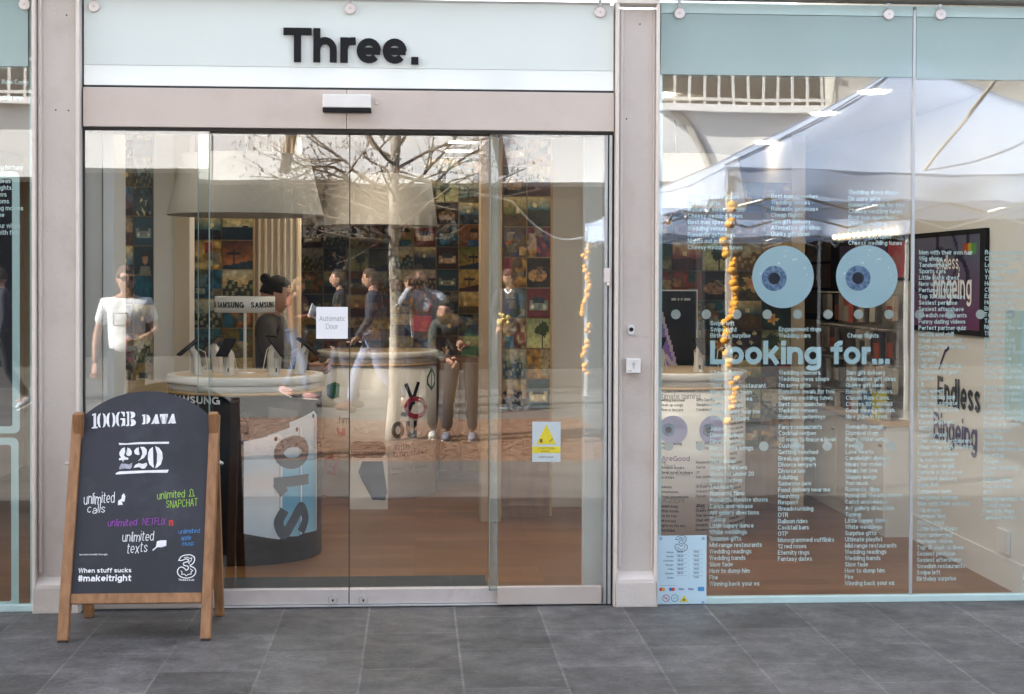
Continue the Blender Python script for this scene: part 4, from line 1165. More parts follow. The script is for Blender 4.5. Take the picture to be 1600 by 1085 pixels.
# ------------------------------------------------------------------ chalkboard on the pavement
Lf, Rf = PG(95.5, 1004), PG(320, 1004)
yF = (Lf.y + Rf.y) / 2
yA, yR = yF + .31, yF + .535
apex = 0.985
ab = thing('chalkboard_sign', 'black arched A-board in a brown wood frame, lettered in chalk, on the pavement', 'chalkboard', ((Lf.x + Rf.x) / 2, (yF + yR) / 2, 0))
slope = Vector((0, yA - yF, apex)).normalized()
nrm = Vector((0, -slope.z, slope.y))
OB = Vector((0, yF, 0))
def board_uv(px, py):
    d = ray(px, py)
    k = (OB - CAM).dot(nrm) / d.dot(nrm)
    p = CAM + d * k - OB
    return p.x, p.dot(slope)
OAK = mat('stained_wood', (0.22, 0.105, 0.045), 0.5, col2=(0.36, 0.185, 0.085), scale=3, stretch=(14, 14, 1.2), bump=.1, bscale=8)
ENDG = mat('dark_foot', (0.02, 0.016, 0.012), .8)
BOARD = mat('chalkboard_paint', (0.021, 0.023, 0.034), 0.6, var=.3, scale=2.2)
grime(BOARD, 4, .52, .78, (2.3, 2.3, 2.1))
CHALK = mat('white_chalk', (0.80, 0.81, 0.84), .9, var=.12, scale=30)
bxf = lambda x, y, z: OB + Vector((1, 0, 0)) * x + slope * y + nrm * z
def leg(uL, uR, vtop, front_side=True):
    bm = B()
    t_ = B(); box(t_, uL, uR, 0, .045, .012, vtop)
    bmesh.ops.bevel(t_, geom=t_.edges[:], offset=.003, segments=2, affect='EDGES')
    if front_side:
        mx = Matrix(((1, 0, 0, 0), (0, -nrm.y, slope.y, OB.y), (0, -nrm.z, slope.z, 0), (0, 0, 0, 1)))
    else:
        s2 = Vector((0, yA - yR, apex)).normalized(); n2 = Vector((0, s2.z, -s2.y))
        mx = Matrix(((1, 0, 0, 0), (0, -n2.y, s2.y, yR), (0, -n2.z, s2.z, 0), (0, 0, 0, 1)))
    merge(bm, t_, mx)
    o = mk('leg', bm, OAK, ab)
    bm = B(); t_ = B(); box(t_, uL + .003, uR - .003, .003, .042, -.001, .0118); merge(bm, t_, mx)
    mk('foot', bm, ENDG, o)
    return o
uLL, uLR = board_uv(88.5, 995)[0], board_uv(105.5, 995)[0]
uRL, uRR = board_uv(312.5, 995)[0], board_uv(328.5, 995)[0]
vT = board_uv(118, 647)[1]
leg(uLL, uLR, vT); leg(uRL, uRR, vT)
leg(uLL + .012, uLR + .008, vT - .012, False); leg(uRL + .0, uRR - .004, vT - .012, False)
bm = B(); t_ = B()
va, vb = board_uv(200, 943)[1], board_uv(200, 927)[1]
box(t_, uLR + .0005, uRL - .0005, .004, .040, va, vb)
bmesh.ops.bevel(t_, geom=t_.edges[:], offset=.003, segments=2, affect='EDGES')
merge(bm, t_, Matrix(((1, 0, 0, 0), (0, -nrm.y, slope.y, OB.y), (0, -nrm.z, slope.z, 0), (0, 0, 0, 1))))
mk('cross_rail', bm, OAK, ab)
vS, vC = board_uv(120, 650)[1], board_uv(225, 610.5)[1]
uc = (uLR + uRL) / 2; hw = (uRL - uLR) / 2
rr = (hw * hw + (vC - vS) ** 2) / (2 * (vC - vS))
a_ = math.asin(hw / rr)
arc = [(uc + rr * math.sin(a_ - 2 * a_ * k / 24), vC - rr + rr * math.cos(a_ - 2 * a_ * k / 24)) for k in range(25)]
bm = B(); plate(bm, [(uLR + .0006, vb + .0005), (uRL - .0006, vb + .0005)] + [(min(max(x, uLR + .0006), uRL - .0006), y) for x, y in arc], lambda x, y, z: bxf(x, y, z - .022), .010)
mk('board_panel', bm, BOARD, ab)
bm = B()
s2 = Vector((0, yA - yR, apex)).normalized(); n2 = Vector((0, s2.z, -s2.y))
plate(bm, [(uLR + .001, vb), (uRL - .001, vb), (uRL - .001, vT - .14), (uLR + .001, vT - .14)], lambda x, y, z: Vector((0, yR, 0)) + Vector((1, 0, 0)) * x + s2 * y + n2 * (z - .022), .010)
mk('rear_panel', bm, BOARD, ab)
for u in (uRR, uLL):
    bm = B(); c = bxf(u, board_uv(340, 722)[1], -.03)
    sg = 1 if u == uRR else -1
    tube(bm, [c, c + Vector((sg * .022, 0, 0))], .006, 10); tube(bm, [c + Vector((sg * .016, -.018, .006)), c + Vector((sg * .020, .018, -.004))], .004, 8)
    tube(bm, [c + Vector((sg * .010, .0, .010)), c + Vector((sg * .012, .03, -.012)), c + Vector((sg * .010, .06, -.006))], .003, 6)
    mk('wing_nut', bm, STEEL_B, ab)
cxf = lambda x, y, z: bxf(x, y, z - .0115)
def bp(pts, ox, oy, s): return [board_uv(ox + x * s, oy + y * s) for x, y in pts]
S = .1375
sten = [
 [(168, 48), (212, 36), (214, 190), (232, 193), (232, 208), (165, 212), (165, 198), (185, 192), (185, 62), (168, 66)],
 [(268, 36), (242, 50), (226, 85), (226, 150), (244, 192), (266, 203), (258, 170), (254, 120), (258, 75)], [(288, 36), (312, 48), (328, 85), (328, 150), (314, 188), (290, 203), (298, 165), (302, 120), (298, 75)],
 [(372, 30), (347, 44), (331, 79), (331, 145), (349, 186), (371, 197), (363, 164), (359, 114), (363, 69)], [(393, 30), (417, 42), (433, 79), (433, 144), (419, 182), (395, 197), (403, 159), (407, 114), (403, 69)],
 [(490, 20), (460, 30), (440, 65), (438, 135), (455, 175), (480, 190), (470, 150), (468, 80), (475, 45)], [(500, 18), (540, 25), (540, 75), (525, 75), (515, 45), (500, 35)], [(490, 95), (545, 95), (545, 180), (520, 180), (500, 190), (505, 160), (512, 150), (512, 112), (490, 112)],
 [(560, 20), (590, 18), (590, 182), (555, 186), (555, 170), (568, 165), (568, 40), (555, 36)], [(600, 18), (640, 22), (660, 45), (655, 75), (630, 95), (606, 98), (612, 60)], [(606, 105), (645, 108), (668, 135), (662, 165), (635, 182), (602, 184), (615, 150)],
 [(738, 55), (775, 50), (775, 160), (738, 165), (738, 150), (750, 148), (750, 72), (738, 70)], [(785, 50), (815, 62), (832, 95), (825, 135), (800, 158), (785, 160), (795, 130), (800, 100), (795, 75)],
 [(890, 50), (912, 50), (930, 140), (938, 155), (885, 160), (885, 145), (898, 142), (886, 90), (868, 120), (888, 120), (888, 130), (864, 132), (858, 148), (868, 158), (838, 160), (850, 145)],
 [(1078, 46), (1100, 46), (1118, 136), (1126, 151), (1073, 156), (1073, 141), (1086, 138), (1074, 86), (1056, 116), (1076, 116), (1076, 126), (1052, 128), (1046, 144), (1056, 154), (1026, 156), (1038, 141)],
 [(940, 48), (1030, 45), (1030, 75), (1015, 75), (1008, 62), (1000, 62), (1000, 140), (1010, 148), (1010, 156), (962, 158), (962, 148), (972, 142), (972, 64), (962, 64), (955, 78), (940, 78)],
 [(540, 425), (505, 440), (480, 480), (478, 510), (500, 545), (475, 550), (475, 572), (510, 570), (520, 595), (530, 570), (580, 565), (580, 545), (555, 540), (530, 520), (545, 480)], [(570, 428), (600, 440), (620, 475), (615, 510), (590, 525), (565, 520), (555, 500), (580, 470)],
 [(700, 425), (670, 435), (645, 465), (655, 500), (690, 515), (710, 505), (700, 470)], [(715, 420), (760, 420), (790, 450), (790, 500), (760, 545), (690, 582), (720, 550), (740, 500), (735, 460)], [(640, 660), (660, 625), (700, 605), (740, 615), (790, 600), (795, 630), (770, 665), (740, 670), (700, 650)],
 [(860, 420), (825, 445), (805, 490), (802, 560), (820, 620), (860, 655), (872, 655), (865, 600), (862, 480)], [(885, 412), (930, 430), (965, 480), (972, 550), (950, 620), (910, 655), (885, 662), (905, 600), (908, 500)],
 [(470, 375), (560, 380), (700, 366), (1045, 362), (1040, 385), (700, 390), (480, 400)], [(435, 720), (480, 700), (700, 690), (1040, 680), (1025, 715), (800, 715), (560, 728), (440, 735)]]
bm = B()
for k, q in enumerate(sten):
    plate(bm, bp(q, 120, 640, S), cxf, .0004 + .00012 * (k % 3))
mk('price_lettering', bm, CHALK, ab)
bm = B(); plate(bm, bp([(500, 610), (540, 612), (590, 620), (625, 600), (620, 650), (600, 672), (540, 665), (480, 678), (475, 660)], 120, 640, S), cxf, .0004)
mk('smudged_chalk', bm, mat('thin_chalk', (0.36, 0.38, 0.44), .9, var=.25, scale=50), ab)
def scrawl(bm, s, pxl, pyl, pxr, pyr, cap_px, seed, w=.088, sl=.12):
    a = board_uv(pxl, pyl); b = board_uv(pxr, pyr)
    u = Vector((b[0] - a[0], b[1] - a[1])); L_ = u.length; u.normalize(); n = Vector((-u.y, u.x))
    cap = board_uv(pxl, pyl - cap_px)[1] - a[1]
    text(bm, s, lambda x, y, z: cxf(a[0] + u.x * x + n.x * y, a[1] + u.y * x + n.y * y, z), 0, 0, cap, w=w, track=.16, width=L_, n=6, jitter=.07, slant=sl, rng=random.Random(seed))
bm = B()
scrawl(bm, 'unlimited', 130, 788, 178, 785, 17, 1); scrawl(bm, 'calls', 135, 802, 163, 801, 13, 2)
mk('chalk_lettering', bm, CHALK, ab, normals=False); bm = B(); scrawl(bm, 'unlimited', 190, 846, 239, 845, 15, 3); scrawl(bm, 'texts', 197, 864, 229, 863, 16, 4)
mk('chalk_lettering', bm, CHALK, ab, normals=False); bm = B(); plate(bm, bp([(795, 610), (835, 600), (890, 600), (888, 655), (840, 670), (800, 668), (755, 705), (750, 695), (785, 665)], 120, 750, .1567), cxf, .0005)
mk('chalk_speech_bubble', bm, CHALK, ab, normals=False); bm = B(); plate(bm, bp([(405, 248), (408, 205), (430, 190), (470, 215), (480, 160), (465, 130), (445, 150), (455, 165), (440, 185), (445, 215), (455, 245)], 120, 750, .1567), cxf, .0005)
mk('chalk_drawing', bm, CHALK, ab, normals=False)
for s1, m_, args in (('green', (.36, .62, .08), (('unlimited', 245, 781, 288, 776, 12, 5), ('SNAPCHAT', 259, 794, 308, 790, 12, 6))), ('purple', (.36, .08, .50), (('unlimited', 167, 822, 213, 821, 11, 7), ('NETFLIX', 222, 820, 258, 820, 11, 8))), ('blue', (.08, .30, .66), (('unlimited', 278, 834, 311, 832, 7, 9), ('apple', 282, 844, 298, 843, 7, 10), ('music', 284, 853, 303, 852, 7, 11)))):
    cm = mat(s1 + '_chalk', m_, .9, var=.2, scale=30)
    for q in args:
        bm = B(); scrawl(bm, *q); mk('%s_chalk_lettering' % s1, bm, cm, ab, normals=False)
    if s1 == 'green':
        bm = B(); ribbon(bm, bp([(1115, 160), (1130, 140), (1125, 100), (1140, 88), (1155, 100), (1155, 140), (1170, 158), (1115, 160)], 120, 750, .1567), .0022, cxf, z=.0004)
        mk('green_chalk_drawing', bm, cm, ab, normals=False)
bm = B()
for q in ([(915, 400), (930, 400), (930, 455), (915, 455)], [(942, 400), (957, 400), (957, 455), (942, 455)], [(915, 398), (957, 398), (957, 415), (915, 415)]):
    plate(bm, bp(q, 120, 750, .1567), cxf, .0004 + .0001 * (q[0][0] % 7))
mk('red_chalk_logo', bm, mat('red_chalk', (.55, .06, .05), .9, var=.2), ab)
PRW = mat('white_print', (0.82, 0.83, 0.85), .5, var=.02)
bm = B()
def straight(s, pxl, pyl, pxr, cap_px, w):
    a = board_uv(pxl, pyl); b = board_uv(pxr, pyl)
    text(bm, s, lambda x, y, z: cxf(a[0] + x, a[1] + y, z), 0, 0, board_uv(pxl, pyl - cap_px)[1] - a[1], w=w, track=.09, width=b[0] - a[0], n=6)
straight('When stuff sucks', 121.5, 895, 204.5, 7.2, .19); straight('#makeitright', 121, 908.5, 204, 10.2, .20)
mk('printed_lettering', bm, PRW, ab, normals=False); bm = B(); straight('See in store for monthly. Terms apply', 123, 867.5, 167, 2.4, .16); mk('printed_lettering', bm, PRW, ab, normals=False); bm = B(); straight('Three.co.uk', 278, 907.5, 303, 3.2, .16)
mk('printed_lettering', bm, PRW, ab, normals=False); bm = B(); a = board_uv(291.6, 885); b = board_uv(291.6 + 15.67, 885)
three(bm, lambda x, y, z: cxf(a[0] + x, a[1] + y, z), 0, 0, (b[0] - a[0]) / 100, .0042)
mk('printed_lettering', bm, PRW, ab, normals=False)
# ------------------------------------------------------------------ things inside the shop
MATC = mat('entrance_mat', (0.045, 0.047, 0.05), .95, var=.35, scale=220)
bm = B(); box(bm, -1.75, fx(768), .13, PG(600, 905).y, FL + .001, FL + .012)
tag(mk('entrance_mat', bm, MATC), 'dark grey entrance mat just inside the sliding doors', 'mat')

def cyl_xf(cx, cyy, Rr, a0, z0):
    """Lays (x, y) round an upright cylinder; a0 is the angle east of the street side."""
    return lambda x, y, z: Vector((cx + (Rr + z) * math.sin(a0 + x / Rr), cyy - (Rr + z) * math.cos(a0 + x / Rr), z0 + y))
WOODT = mat('birch_top', (0.58, 0.42, 0.24), .4, var=.1, scale=4, stretch=(1, 6, 1))
PODW = mat('counter_white', (0.72, 0.70, 0.67), .35, var=.02)
def podium(label, pxc, py_top, Yc, Rr, body, ztop):
    cx = fx(pxc, py_top, Yc)
    t = thing('round_counter', label, 'display counter', (cx, Yc, FL))
    bm = B(); lathe(bm, [(0.001, FL + .001), (Rr * .985, FL + .001), (Rr * .985, ztop - .102), (0.001, ztop - .102)], cx, Yc, 96)
    mk('body', bm, body, t)
    bm = B(); lathe(bm, [(0.001, ztop - .1018), (Rr * 1.0, ztop - .1018), (Rr * 1.0, ztop - .086), (0.001, ztop - .086)], cx, Yc, 96)
    mk('wood_band', bm, WOODL, t)
    bm = B(); lathe(bm, [(0.001, ztop - .0858), (Rr * .975, ztop - .0858), (Rr * .98, ztop - .052), (Rr * .97, ztop - .0465), (0.001, ztop - .0465)], cx, Yc, 96)
    mk('lower_rim', bm, PODW, t)
    bm = B(); lathe(bm, [(0.001, ztop - .046), (Rr * 1.0, ztop - .046), (Rr * 1.01, ztop - .040), (Rr * 1.01, ztop - .008), (Rr * 1.0, ztop), (Rr * .90, ztop)], cx, Yc, 96)
    mk('top_rim', bm, PODW, t)
    bm = B(); lathe(bm, [(Rr * .90, ztop - .001), (0.001, ztop - .001)], cx, Yc, 96)
    mk('wood_top', bm, WOODT, t)
    return t, cx
Z1 = 1.06
pod1, c1x = podium('black round counter with a phone advert wrapped round its front, under the ring sign', 384, 600, 1.50, .452, NAVY, Z1)
pod2, c2x = podium('white round counter with hand drawn lettering, farthest back in the shop', 590, 600, 4.00, .455, PODW, 1.08)
pod3, c3x = podium('white round counter wrapped in word lists and eyes behind the eye window', 1053, 620, 2.10, .462, PODW, 1.045)
SEG[0] = .02
# counter 1: lettering and the phone advert
ADV = bpy.data.materials.new('pastel_advert'); ADV.use_nodes = True
t_ = ADV.node_tree; b_ = t_.nodes['Principled BSDF']; b_.inputs['Roughness'].default_value = .3
tc = t_.nodes.new('ShaderNodeTexCoord'); sp = t_.nodes.new('ShaderNodeSeparateXYZ'); rp = t_.nodes.new('ShaderNodeValToRGB')
ad_ = t_.nodes.new('ShaderNodeMath'); ad_.operation = 'MULTIPLY_ADD'; ad_.inputs[1].default_value = 1.0; ad_.inputs[2].default_value = 0.0
t_.links.new(tc.outputs['Generated'], sp.inputs[0]); t_.links.new(sp.outputs['Z'], ad_.inputs[0]); t_.links.new(ad_.outputs[0], rp.inputs[0]); t_.links.new(rp.outputs[0], b_.inputs['Base Color'])
for pos, c in ((0.0, (.52, .62, .74)), (.3, (.62, .70, .80)), (.55, (.80, .68, .66)), (.8, (.62, .72, .80)), (1.0, (.74, .80, .84))):
    e = rp.color_ramp.elements.new(pos) if pos not in (0.0, 1.0) else rp.color_ramp.elements[int(pos)]
    e.color = (*c, 1)
ADV2 = ADV.copy(); ADV2.name = 'blue_advert'
for e, c in zip(ADV2.node_tree.nodes['Color Ramp'].color_ramp.elements, ((.25, .50, .66), (.10, .36, .58), (.16, .46, .66), (.46, .64, .76), (.62, .74, .82))):
    e.color = (*c, 1)
Rb = .452 * .985
def ang(px, Rr, cx, Yc):                       # angle on a counter seen at column px
    d = ray(px, 620); d = Vector((d.x, d.y)); o = Vector((CAM.x - cx, CAM.y - Yc))
    a, b, c = d.dot(d), 2 * d.dot(o), o.dot(o) - Rr * Rr
    k = (-b - math.sqrt(max(0, b * b - 4 * a * c))) / (2 * a)
    p = o + d * k
    return math.atan2(p.x, -p.y), math.hypot(p.x - o.x, p.y - o.y)
def pod_pt(px, py, Rr, cx, Yc):                # (arc length, height) on a counter at a pixel
    a, dist = ang(px, Rr, cx, Yc)
    d = ray(px, py)
    return a * Rr, CAM.z + d.z * dist / math.hypot(d.x, d.y)
def wrap_poly(pts, Rr, cx, Yc, name, m, parent, lift=.001, step=.03, mi=0):
    """A print that follows the counter's curve: outline in pixels, cut into narrow upright strips."""
    q = [pod_pt(x, y, Rr, cx, Yc) for x, y in pts]
    bm = B()
    vs_ = [bm.verts.new((x, y, 0)) for x, y in q]
    f = bm.faces.new(vs_)
    bmesh.ops.triangulate(bm, faces=[f])
    xs = [x for x, _ in q]
    k = min(xs)
    while k < max(xs):
        k += step
        bmesh.ops.bisect_plane(bm, geom=bm.verts[:] + bm.edges[:] + bm.faces[:], plane_co=(k, 0, 0), plane_no=(1, 0, 0))
    xf = cyl_xf(cx, Yc, Rr, 0, 0)
    for v_ in bm.verts:
        v_.co = xf(v_.co.x, v_.co.y, lift)
    return mk(name, bm, m, parent, normals=False)
def wrap_text(s, px0, py0, px1, cap_px, Rr, cx, Yc, bm, w=.16, lift=.002, n=6):
    a = pod_pt(px0, py0, Rr, cx, Yc); b = pod_pt(px1, py0, Rr, cx, Yc); c = pod_pt(px0, py0 - cap_px, Rr, cx, Yc)
    text(bm, s, cyl_xf(cx, Yc, Rr + lift, 0, 0), a[0], a[1], c[1] - a[1], w=w, track=.12, width=abs(b[0] - a[0]), n=n)
bm = B(); wrap_text('SAMSUNG', 272, 628, 344, 12, Rb, c1x, 1.5, bm, w=.2)
mk('counter_lettering', bm, PAPER, pod1, normals=False)
wrap_poly([(419, 636), (466, 642), (466, 650), (448, 662), (448, 655), (419, 655)], Rb, c1x, 1.5, 'grey_print', GREYD, pod1, .0012)
wrap_poly([(389, 656), (452, 655), (452, 690), (389, 690)], Rb, c1x, 1.5, 'grey_print', GREYD, pod1, .0016)
wrap_poly([(452, 660), (490, 642), (494, 648), (494, 829), (453, 836)], Rb, c1x, 1.5, 'advert_print', ADV2, pod1, .0020)
wrap_poly([(418, 680), (464, 664), (471, 668), (471, 834), (466, 838), (418, 838)], Rb, c1x, 1.5, 'advert_print', ADV2, pod1, .0026)
wrap_poly([(381, 690), (434, 678), (441, 684), (441, 840), (436, 843), (381, 834)], Rb, c1x, 1.5, 'advert_print', ADV, pod1, .0032)
bm = B()
for xx in (440.5, 471, 494):
    a = pod_pt(xx, {440.5: 684, 471: 669, 494: 649}[xx], Rb, c1x, 1.5); b = pod_pt(xx, {440.5: 841, 471: 835, 494: 828}[xx], Rb, c1x, 1.5)
    ribbon(bm, [a, b], .008, cyl_xf(c1x, 1.5, Rb + .004, 0, 0))
ribbons_ = [(437.5, 685, 841), (468, 668, 836), (491, 650, 829)]
mk('phone_edge_print', bm, mat('silver_print', (.86, .80, .88), .3), pod1, normals=False)
bm = B()
for xx, ya_, yb_ in ribbons_:
    ribbon(bm, [pod_pt(xx, ya_, Rb, c1x, 1.5), pod_pt(xx, yb_, Rb, c1x, 1.5)], .004, cyl_xf(c1x, 1.5, Rb + .0042, 0, 0))
mk('edge_line_print', bm, mat('blue_grey_print', (.20, .26, .36), .35), pod1, normals=False)  # thin dark printed line beside each silver edge
bm = B()
for xx, yy in ((431, 686), (464, 671), (489, 650)):
    a = pod_pt(xx, yy, Rb, c1x, 1.5)
    plate(bm, disc(a[0], a[1], .011, 14, .013), cyl_xf(c1x, 1.5, Rb + .004, 0, 0), .0008)
mk('camera_dot_print', bm, NAVY, pod1)
bm = B()                                        # the letters read up the counter
SDK = mat('dark_blue_print', (0.035, 0.055, 0.085), .35)
tl = pod_pt(428, 845, Rb, c1x, 1.5); trr = pod_pt(482, 845, Rb, c1x, 1.5); tt = pod_pt(428, 683, Rb, c1x, 1.5)
cap_, len_ = trr[0] - tl[0], tt[1] - tl[1]
cx0 = cyl_xf(c1x, 1.5, Rb + .0052, 0, 0)
text(bm, 'S10', lambda x, y, z: cx0(trr[0] - y, tl[1] + x, z), 0, 0, cap_, w=.24, track=.14, width=len_, n=14)
mk('advert_lettering', bm, SDK, pod1, normals=False)
# ring sign on counter 1
rc = (c1x - .005, 1.50)
rs = thing('ring_sign', 'white ring sign on a thin pole standing on the black counter', 'sign', (rc[0], rc[1], Z1))
zr0, zr1 = fz(489, 384, 1.33), fz(464, 384, 1.33)
bm = B(); lathe(bm, [(.172, zr0), (.176, zr0), (.176, zr1), (.172, zr1), (.172, zr0)], rc[0], rc[1], 64); mk('ring', bm, PODW, rs)
bm = B(); tube(bm, [(rc[0], rc[1], Z1 + .001), (rc[0], rc[1], zr0 + .05)], .009, 12); lathe(bm, [(.001, Z1), (.06, Z1), (.06, Z1 + .006), (.001, Z1 + .007)], rc[0], rc[1], 24)
for k in range(3):
    a = k * 2.094 + .5; tube(bm, [(rc[0], rc[1], zr0 + .04), (rc[0] + .172 * math.cos(a), rc[1] + .172 * math.sin(a), zr0 + .04)], .004, 6)
mk('pole', bm, PODW, rs)
for a0 in (-.97, .30, 1.6, 2.9, 4.15):
    bm = B(); text(bm, 'SAMSUNG', cyl_xf(rc[0], rc[1], .1772, a0, zr0), 0, (zr1 - zr0) * .30, (zr1 - zr0) * .38, w=.22, track=.16, width=.185, n=6); mk('lettering', bm, BLACK, rs, normals=False)
# phones on stands
def stand_proto():
    t = thing('phone_stand', 'x', 'phone display', (0, 0, 0), 'phones on white stands')
    bm = B(); plate(bm, [(-.03, 0), (.03, 0), (.03, .005), (.018, .008), (.018, .10), (.05, .155), (.03, .17), (-.012, .115), (-.018, .09), (-.018, .008), (-.03, .005)], lambda x, y, z: Vector((z - .019, -x, y)), .038)
    p = mk('post', bm, PODW, t, local=True)
    bm = B(); box(bm, -.006, .006, -.0195, -.0183, .02, .045); mk('label_dot', bm, BLACK, p, local=True)
    bm = B(); t2 = B(); box(t2, -.038, .038, -.08, .08, 0, .009); bmesh.ops.bevel(t2, geom=t2.edges[:], offset=.004, segments=2, affect='EDGES')
    merge(bm, t2, Matrix.Translation((0, -.045, .160)) @ Matrix.Rotation(R(38), 4, 'X')); mk('phone', bm, PHONE, t, local=True)
    bm = B(); tube(bm, spl([(0, 0), (1, 0)], 2) and [(0, .01, .15), (.0, .05, .13), (.01, .06, .06), (.03, .05, .004)], .003, 6); mk('cable', bm, WHITE, t, local=True)
    return t
sp0 = stand_proto()
for k, (cxx, cyy, zt, rad, aa, lab) in enumerate((
        (c1x, 1.5, Z1, .30, -62, 'phone on a white stand at the outer left end of the black counter'),
        (c1x, 1.5, Z1, .20, -120, 'phone on a white stand behind the outermost stand of the black counter'),
        (c1x, 1.5, Z1, .22, -18, 'dark phone on a white stand at the front of the pole of the ring sign'),
        (c1x, 1.5, Z1, .26, 150, 'phone on a white stand behind the pole of the ring sign'),
        (c1x, 1.5, Z1, .28, 42, 'phone on a white stand just right of the ring sign pole'),
        (c1x, 1.5, Z1, .33, 78, 'phone on a white stand at the end of the black counter nearest the notice'),
        (c3x, 2.1, 1.045, .30, 20, 'phone on a white stand on the counter behind the slogan'),
        (c3x, 2.1, 1.045, .34, 62, 'phone on a white stand at the rim of the word list counter'),
        (c3x, 2.1, 1.045, .25, -30, 'phone on a white stand on the word list counter, beside the pillar'))):
    o = sp0 if k == 0 else copy_tree(sp0)
    a = R(aa)
    o.location = (cxx + rad * math.sin(a), cyy - rad * math.cos(a), zt + .001)
    o.rotation_euler = (0, 0, a)
    o['label'] = lab
# counter 2: drawn lettering
R2 = .455 * .985
bm = B()
wrap_poly_in = lambda q: [pod_pt(x, y, R2, c2x, 4.0) for x, y in q]
cx2 = cyl_xf(c2x, 4.0, R2 + .002, 0, 0)
for q, wd in (([(634, 600), (647, 632)], .03), ([(654, 597), (640, 640), (634, 648), (627, 646)], .03)):
    ribbon(bm, wrap_poly_in(q), wd, cx2)
mk('black_lettering', bm, BLACK, pod2, normals=False)
bm = B(); ribbon(bm, wrap_poly_in([(650 + 15 * math.cos(R(a)), 637 + 14 * math.sin(R(a))) for a in range(0, 361, 24)]), .035, cx2); mk('red_ring_print', bm, mat('red_print', (.50, .03, .05), .5), pod2, normals=False)
bm = B()
wrap_text('ou', 612, 686, 651, 36, R2, c2x, 4.0, bm, w=.2, n=12); mk('black_lettering', bm, BLACK, pod2, normals=False)
bm = B(); ribbon(bm, wrap_poly_in([(674, 576), (668, 590), (668, 600), (674, 608), (679, 598), (679, 588), (674, 576)]), .02, cx2, z=.0003); ribbon(bm, wrap_poly_in([(674, 578), (674, 611)]), .012, cx2, z=.0006)
mk('green_leaf_print', bm, mat('green_print', (.03, .22, .08), .5), pod2, normals=False)
wrap_poly([(511, 602), (524, 597), (531, 600), (530, 620), (520, 624), (511, 619)], R2, c2x, 4.0, 'green_badge_print', MATS['green_print'], pod2, .0014)
PUR = mat('purple_print', (.22, .05, .14), .5)
bm = B(); wrap_text('with', 616, 704, 640, 11, R2, c2x, 4.0, bm, w=.12); wrap_text('benefits:]', 615, 714, 666, 10, R2, c2x, 4.0, bm, w=.12); mk('purple_lettering', bm, PUR, pod2, normals=False)
bm = B(); wrap_text('Pay As You Go and pick a different', 556, 735, 668, 4.5, R2, c2x, 4.0, bm, w=.14, n=4); wrap_text('reward every month on us', 572, 743, 664, 4.5, R2, c2x, 4.0, bm, w=.14, n=4); mk('small_lettering', bm, GRY, pod2, normals=False)
bm = B(); wrap_text('hm', 530, 661, 546, 12, R2, c2x, 4.0, bm, w=.14); mk('grey_lettering', bm, GRY, pod2, normals=False)
bm = B(); wrap_text('u', 526, 680, 540, 15, R2, c2x, 4.0, bm, w=.3); ribbon(bm, wrap_poly_in([(510, 718), (512, 738), (524, 740), (526, 720), (518, 714), (510, 718)]), .03, cx2); wrap_text('tv', 513, 734, 524, 10, R2, c2x, 4.0, bm, w=.2)
mk('red_lettering', bm, MATS['red_print'], pod2, normals=False)
# counter 3: printed word lists and eyes
R3 = .462 * .985
bm = B()
cx3 = cyl_xf(c3x, 2.1, R3 + .002, 0, 0)
for px0, lines, y0, y1 in ((1031, L_G[24:40] + L_G[:14], 612, 838), (1088, L_G[13:21] + L_F[12:34], 612, 838), (1140, L_F[2:32], 602, 836)):
    st = (y1 - y0) / len(lines)
    for k, s in enumerate(lines):
        if not s or (px0 < 1120 and k in (1, 5, 6, 7, 8, 9, 10, 13, 14, 19, 23)): continue
        yy = y0 + st * k
        a = pod_pt(px0, yy, R3, c3x, 2.1)
        text(bm, s, cx3, a[0], a[1], .017, w=.17, track=.12, n=4)
mk('word_list_print', bm, BLACK, pod3, normals=False)
bm = B()
wrap_text('Ultimate gaming', 1026, 623, 1094, 9, R3, c3x, 2.1, bm, w=.1); wrap_text('Full View Display', 1090, 796, 1146, 8, R3, c3x, 2.1, bm, w=.12)
wrap_text('HUAWEI', 1090, 762, 1125, 7, R3, c3x, 2.1, bm, w=.12); wrap_text('RAZER', 1026, 785, 1070, 7, R3, c3x, 2.1, bm, w=.08)
wrap_text('The Best', 1023, 732, 1056, 8, R3, c3x, 2.1, bm, w=.11); wrap_text('Network for Data', 1004, 741, 1078, 8, R3, c3x, 2.1, bm, w=.11)
mk('heading_print', bm, GRY, pod3, normals=False)
bm = B(); wrap_text('EyesAreGood', 1010, 719, 1078, 8, R3, c3x, 2.1, bm, w=.13); mk('violet_heading_print', bm, mat('violet_print', (.22, .10, .36), .5), pod3, normals=False)
for px0 in (1052, 1113):
    a = pod_pt(px0, 672, R3, c3x, 2.1)
    for nm, dx, rr_, m_, lf in (('violet_eye_print', 0, .088, mat('violet_eye', (.42, .42, .66), .5, var=.08), .0026), ('iris_print', -.028, .040, MATS['iris_print'], .0034), ('pupil_print', -.028, .020, MATS['pupil_print'], .0042)):
        bm = B()
        vv = [bm.verts.new(cyl_xf(c3x, 2.1, R3, 0, 0)(x, y, lf)) for x, y in disc(a[0] + dx, a[1], rr_, 32)]
        cc = bm.verts.new(cyl_xf(c3x, 2.1, R3, 0, 0)(a[0] + dx, a[1], lf))
        for i in range(32): bm.faces.new((cc, vv[i], vv[(i + 1) % 32]))
        mk(nm, bm, m_, pod3, normals=False)
SEG[0] = 0.0
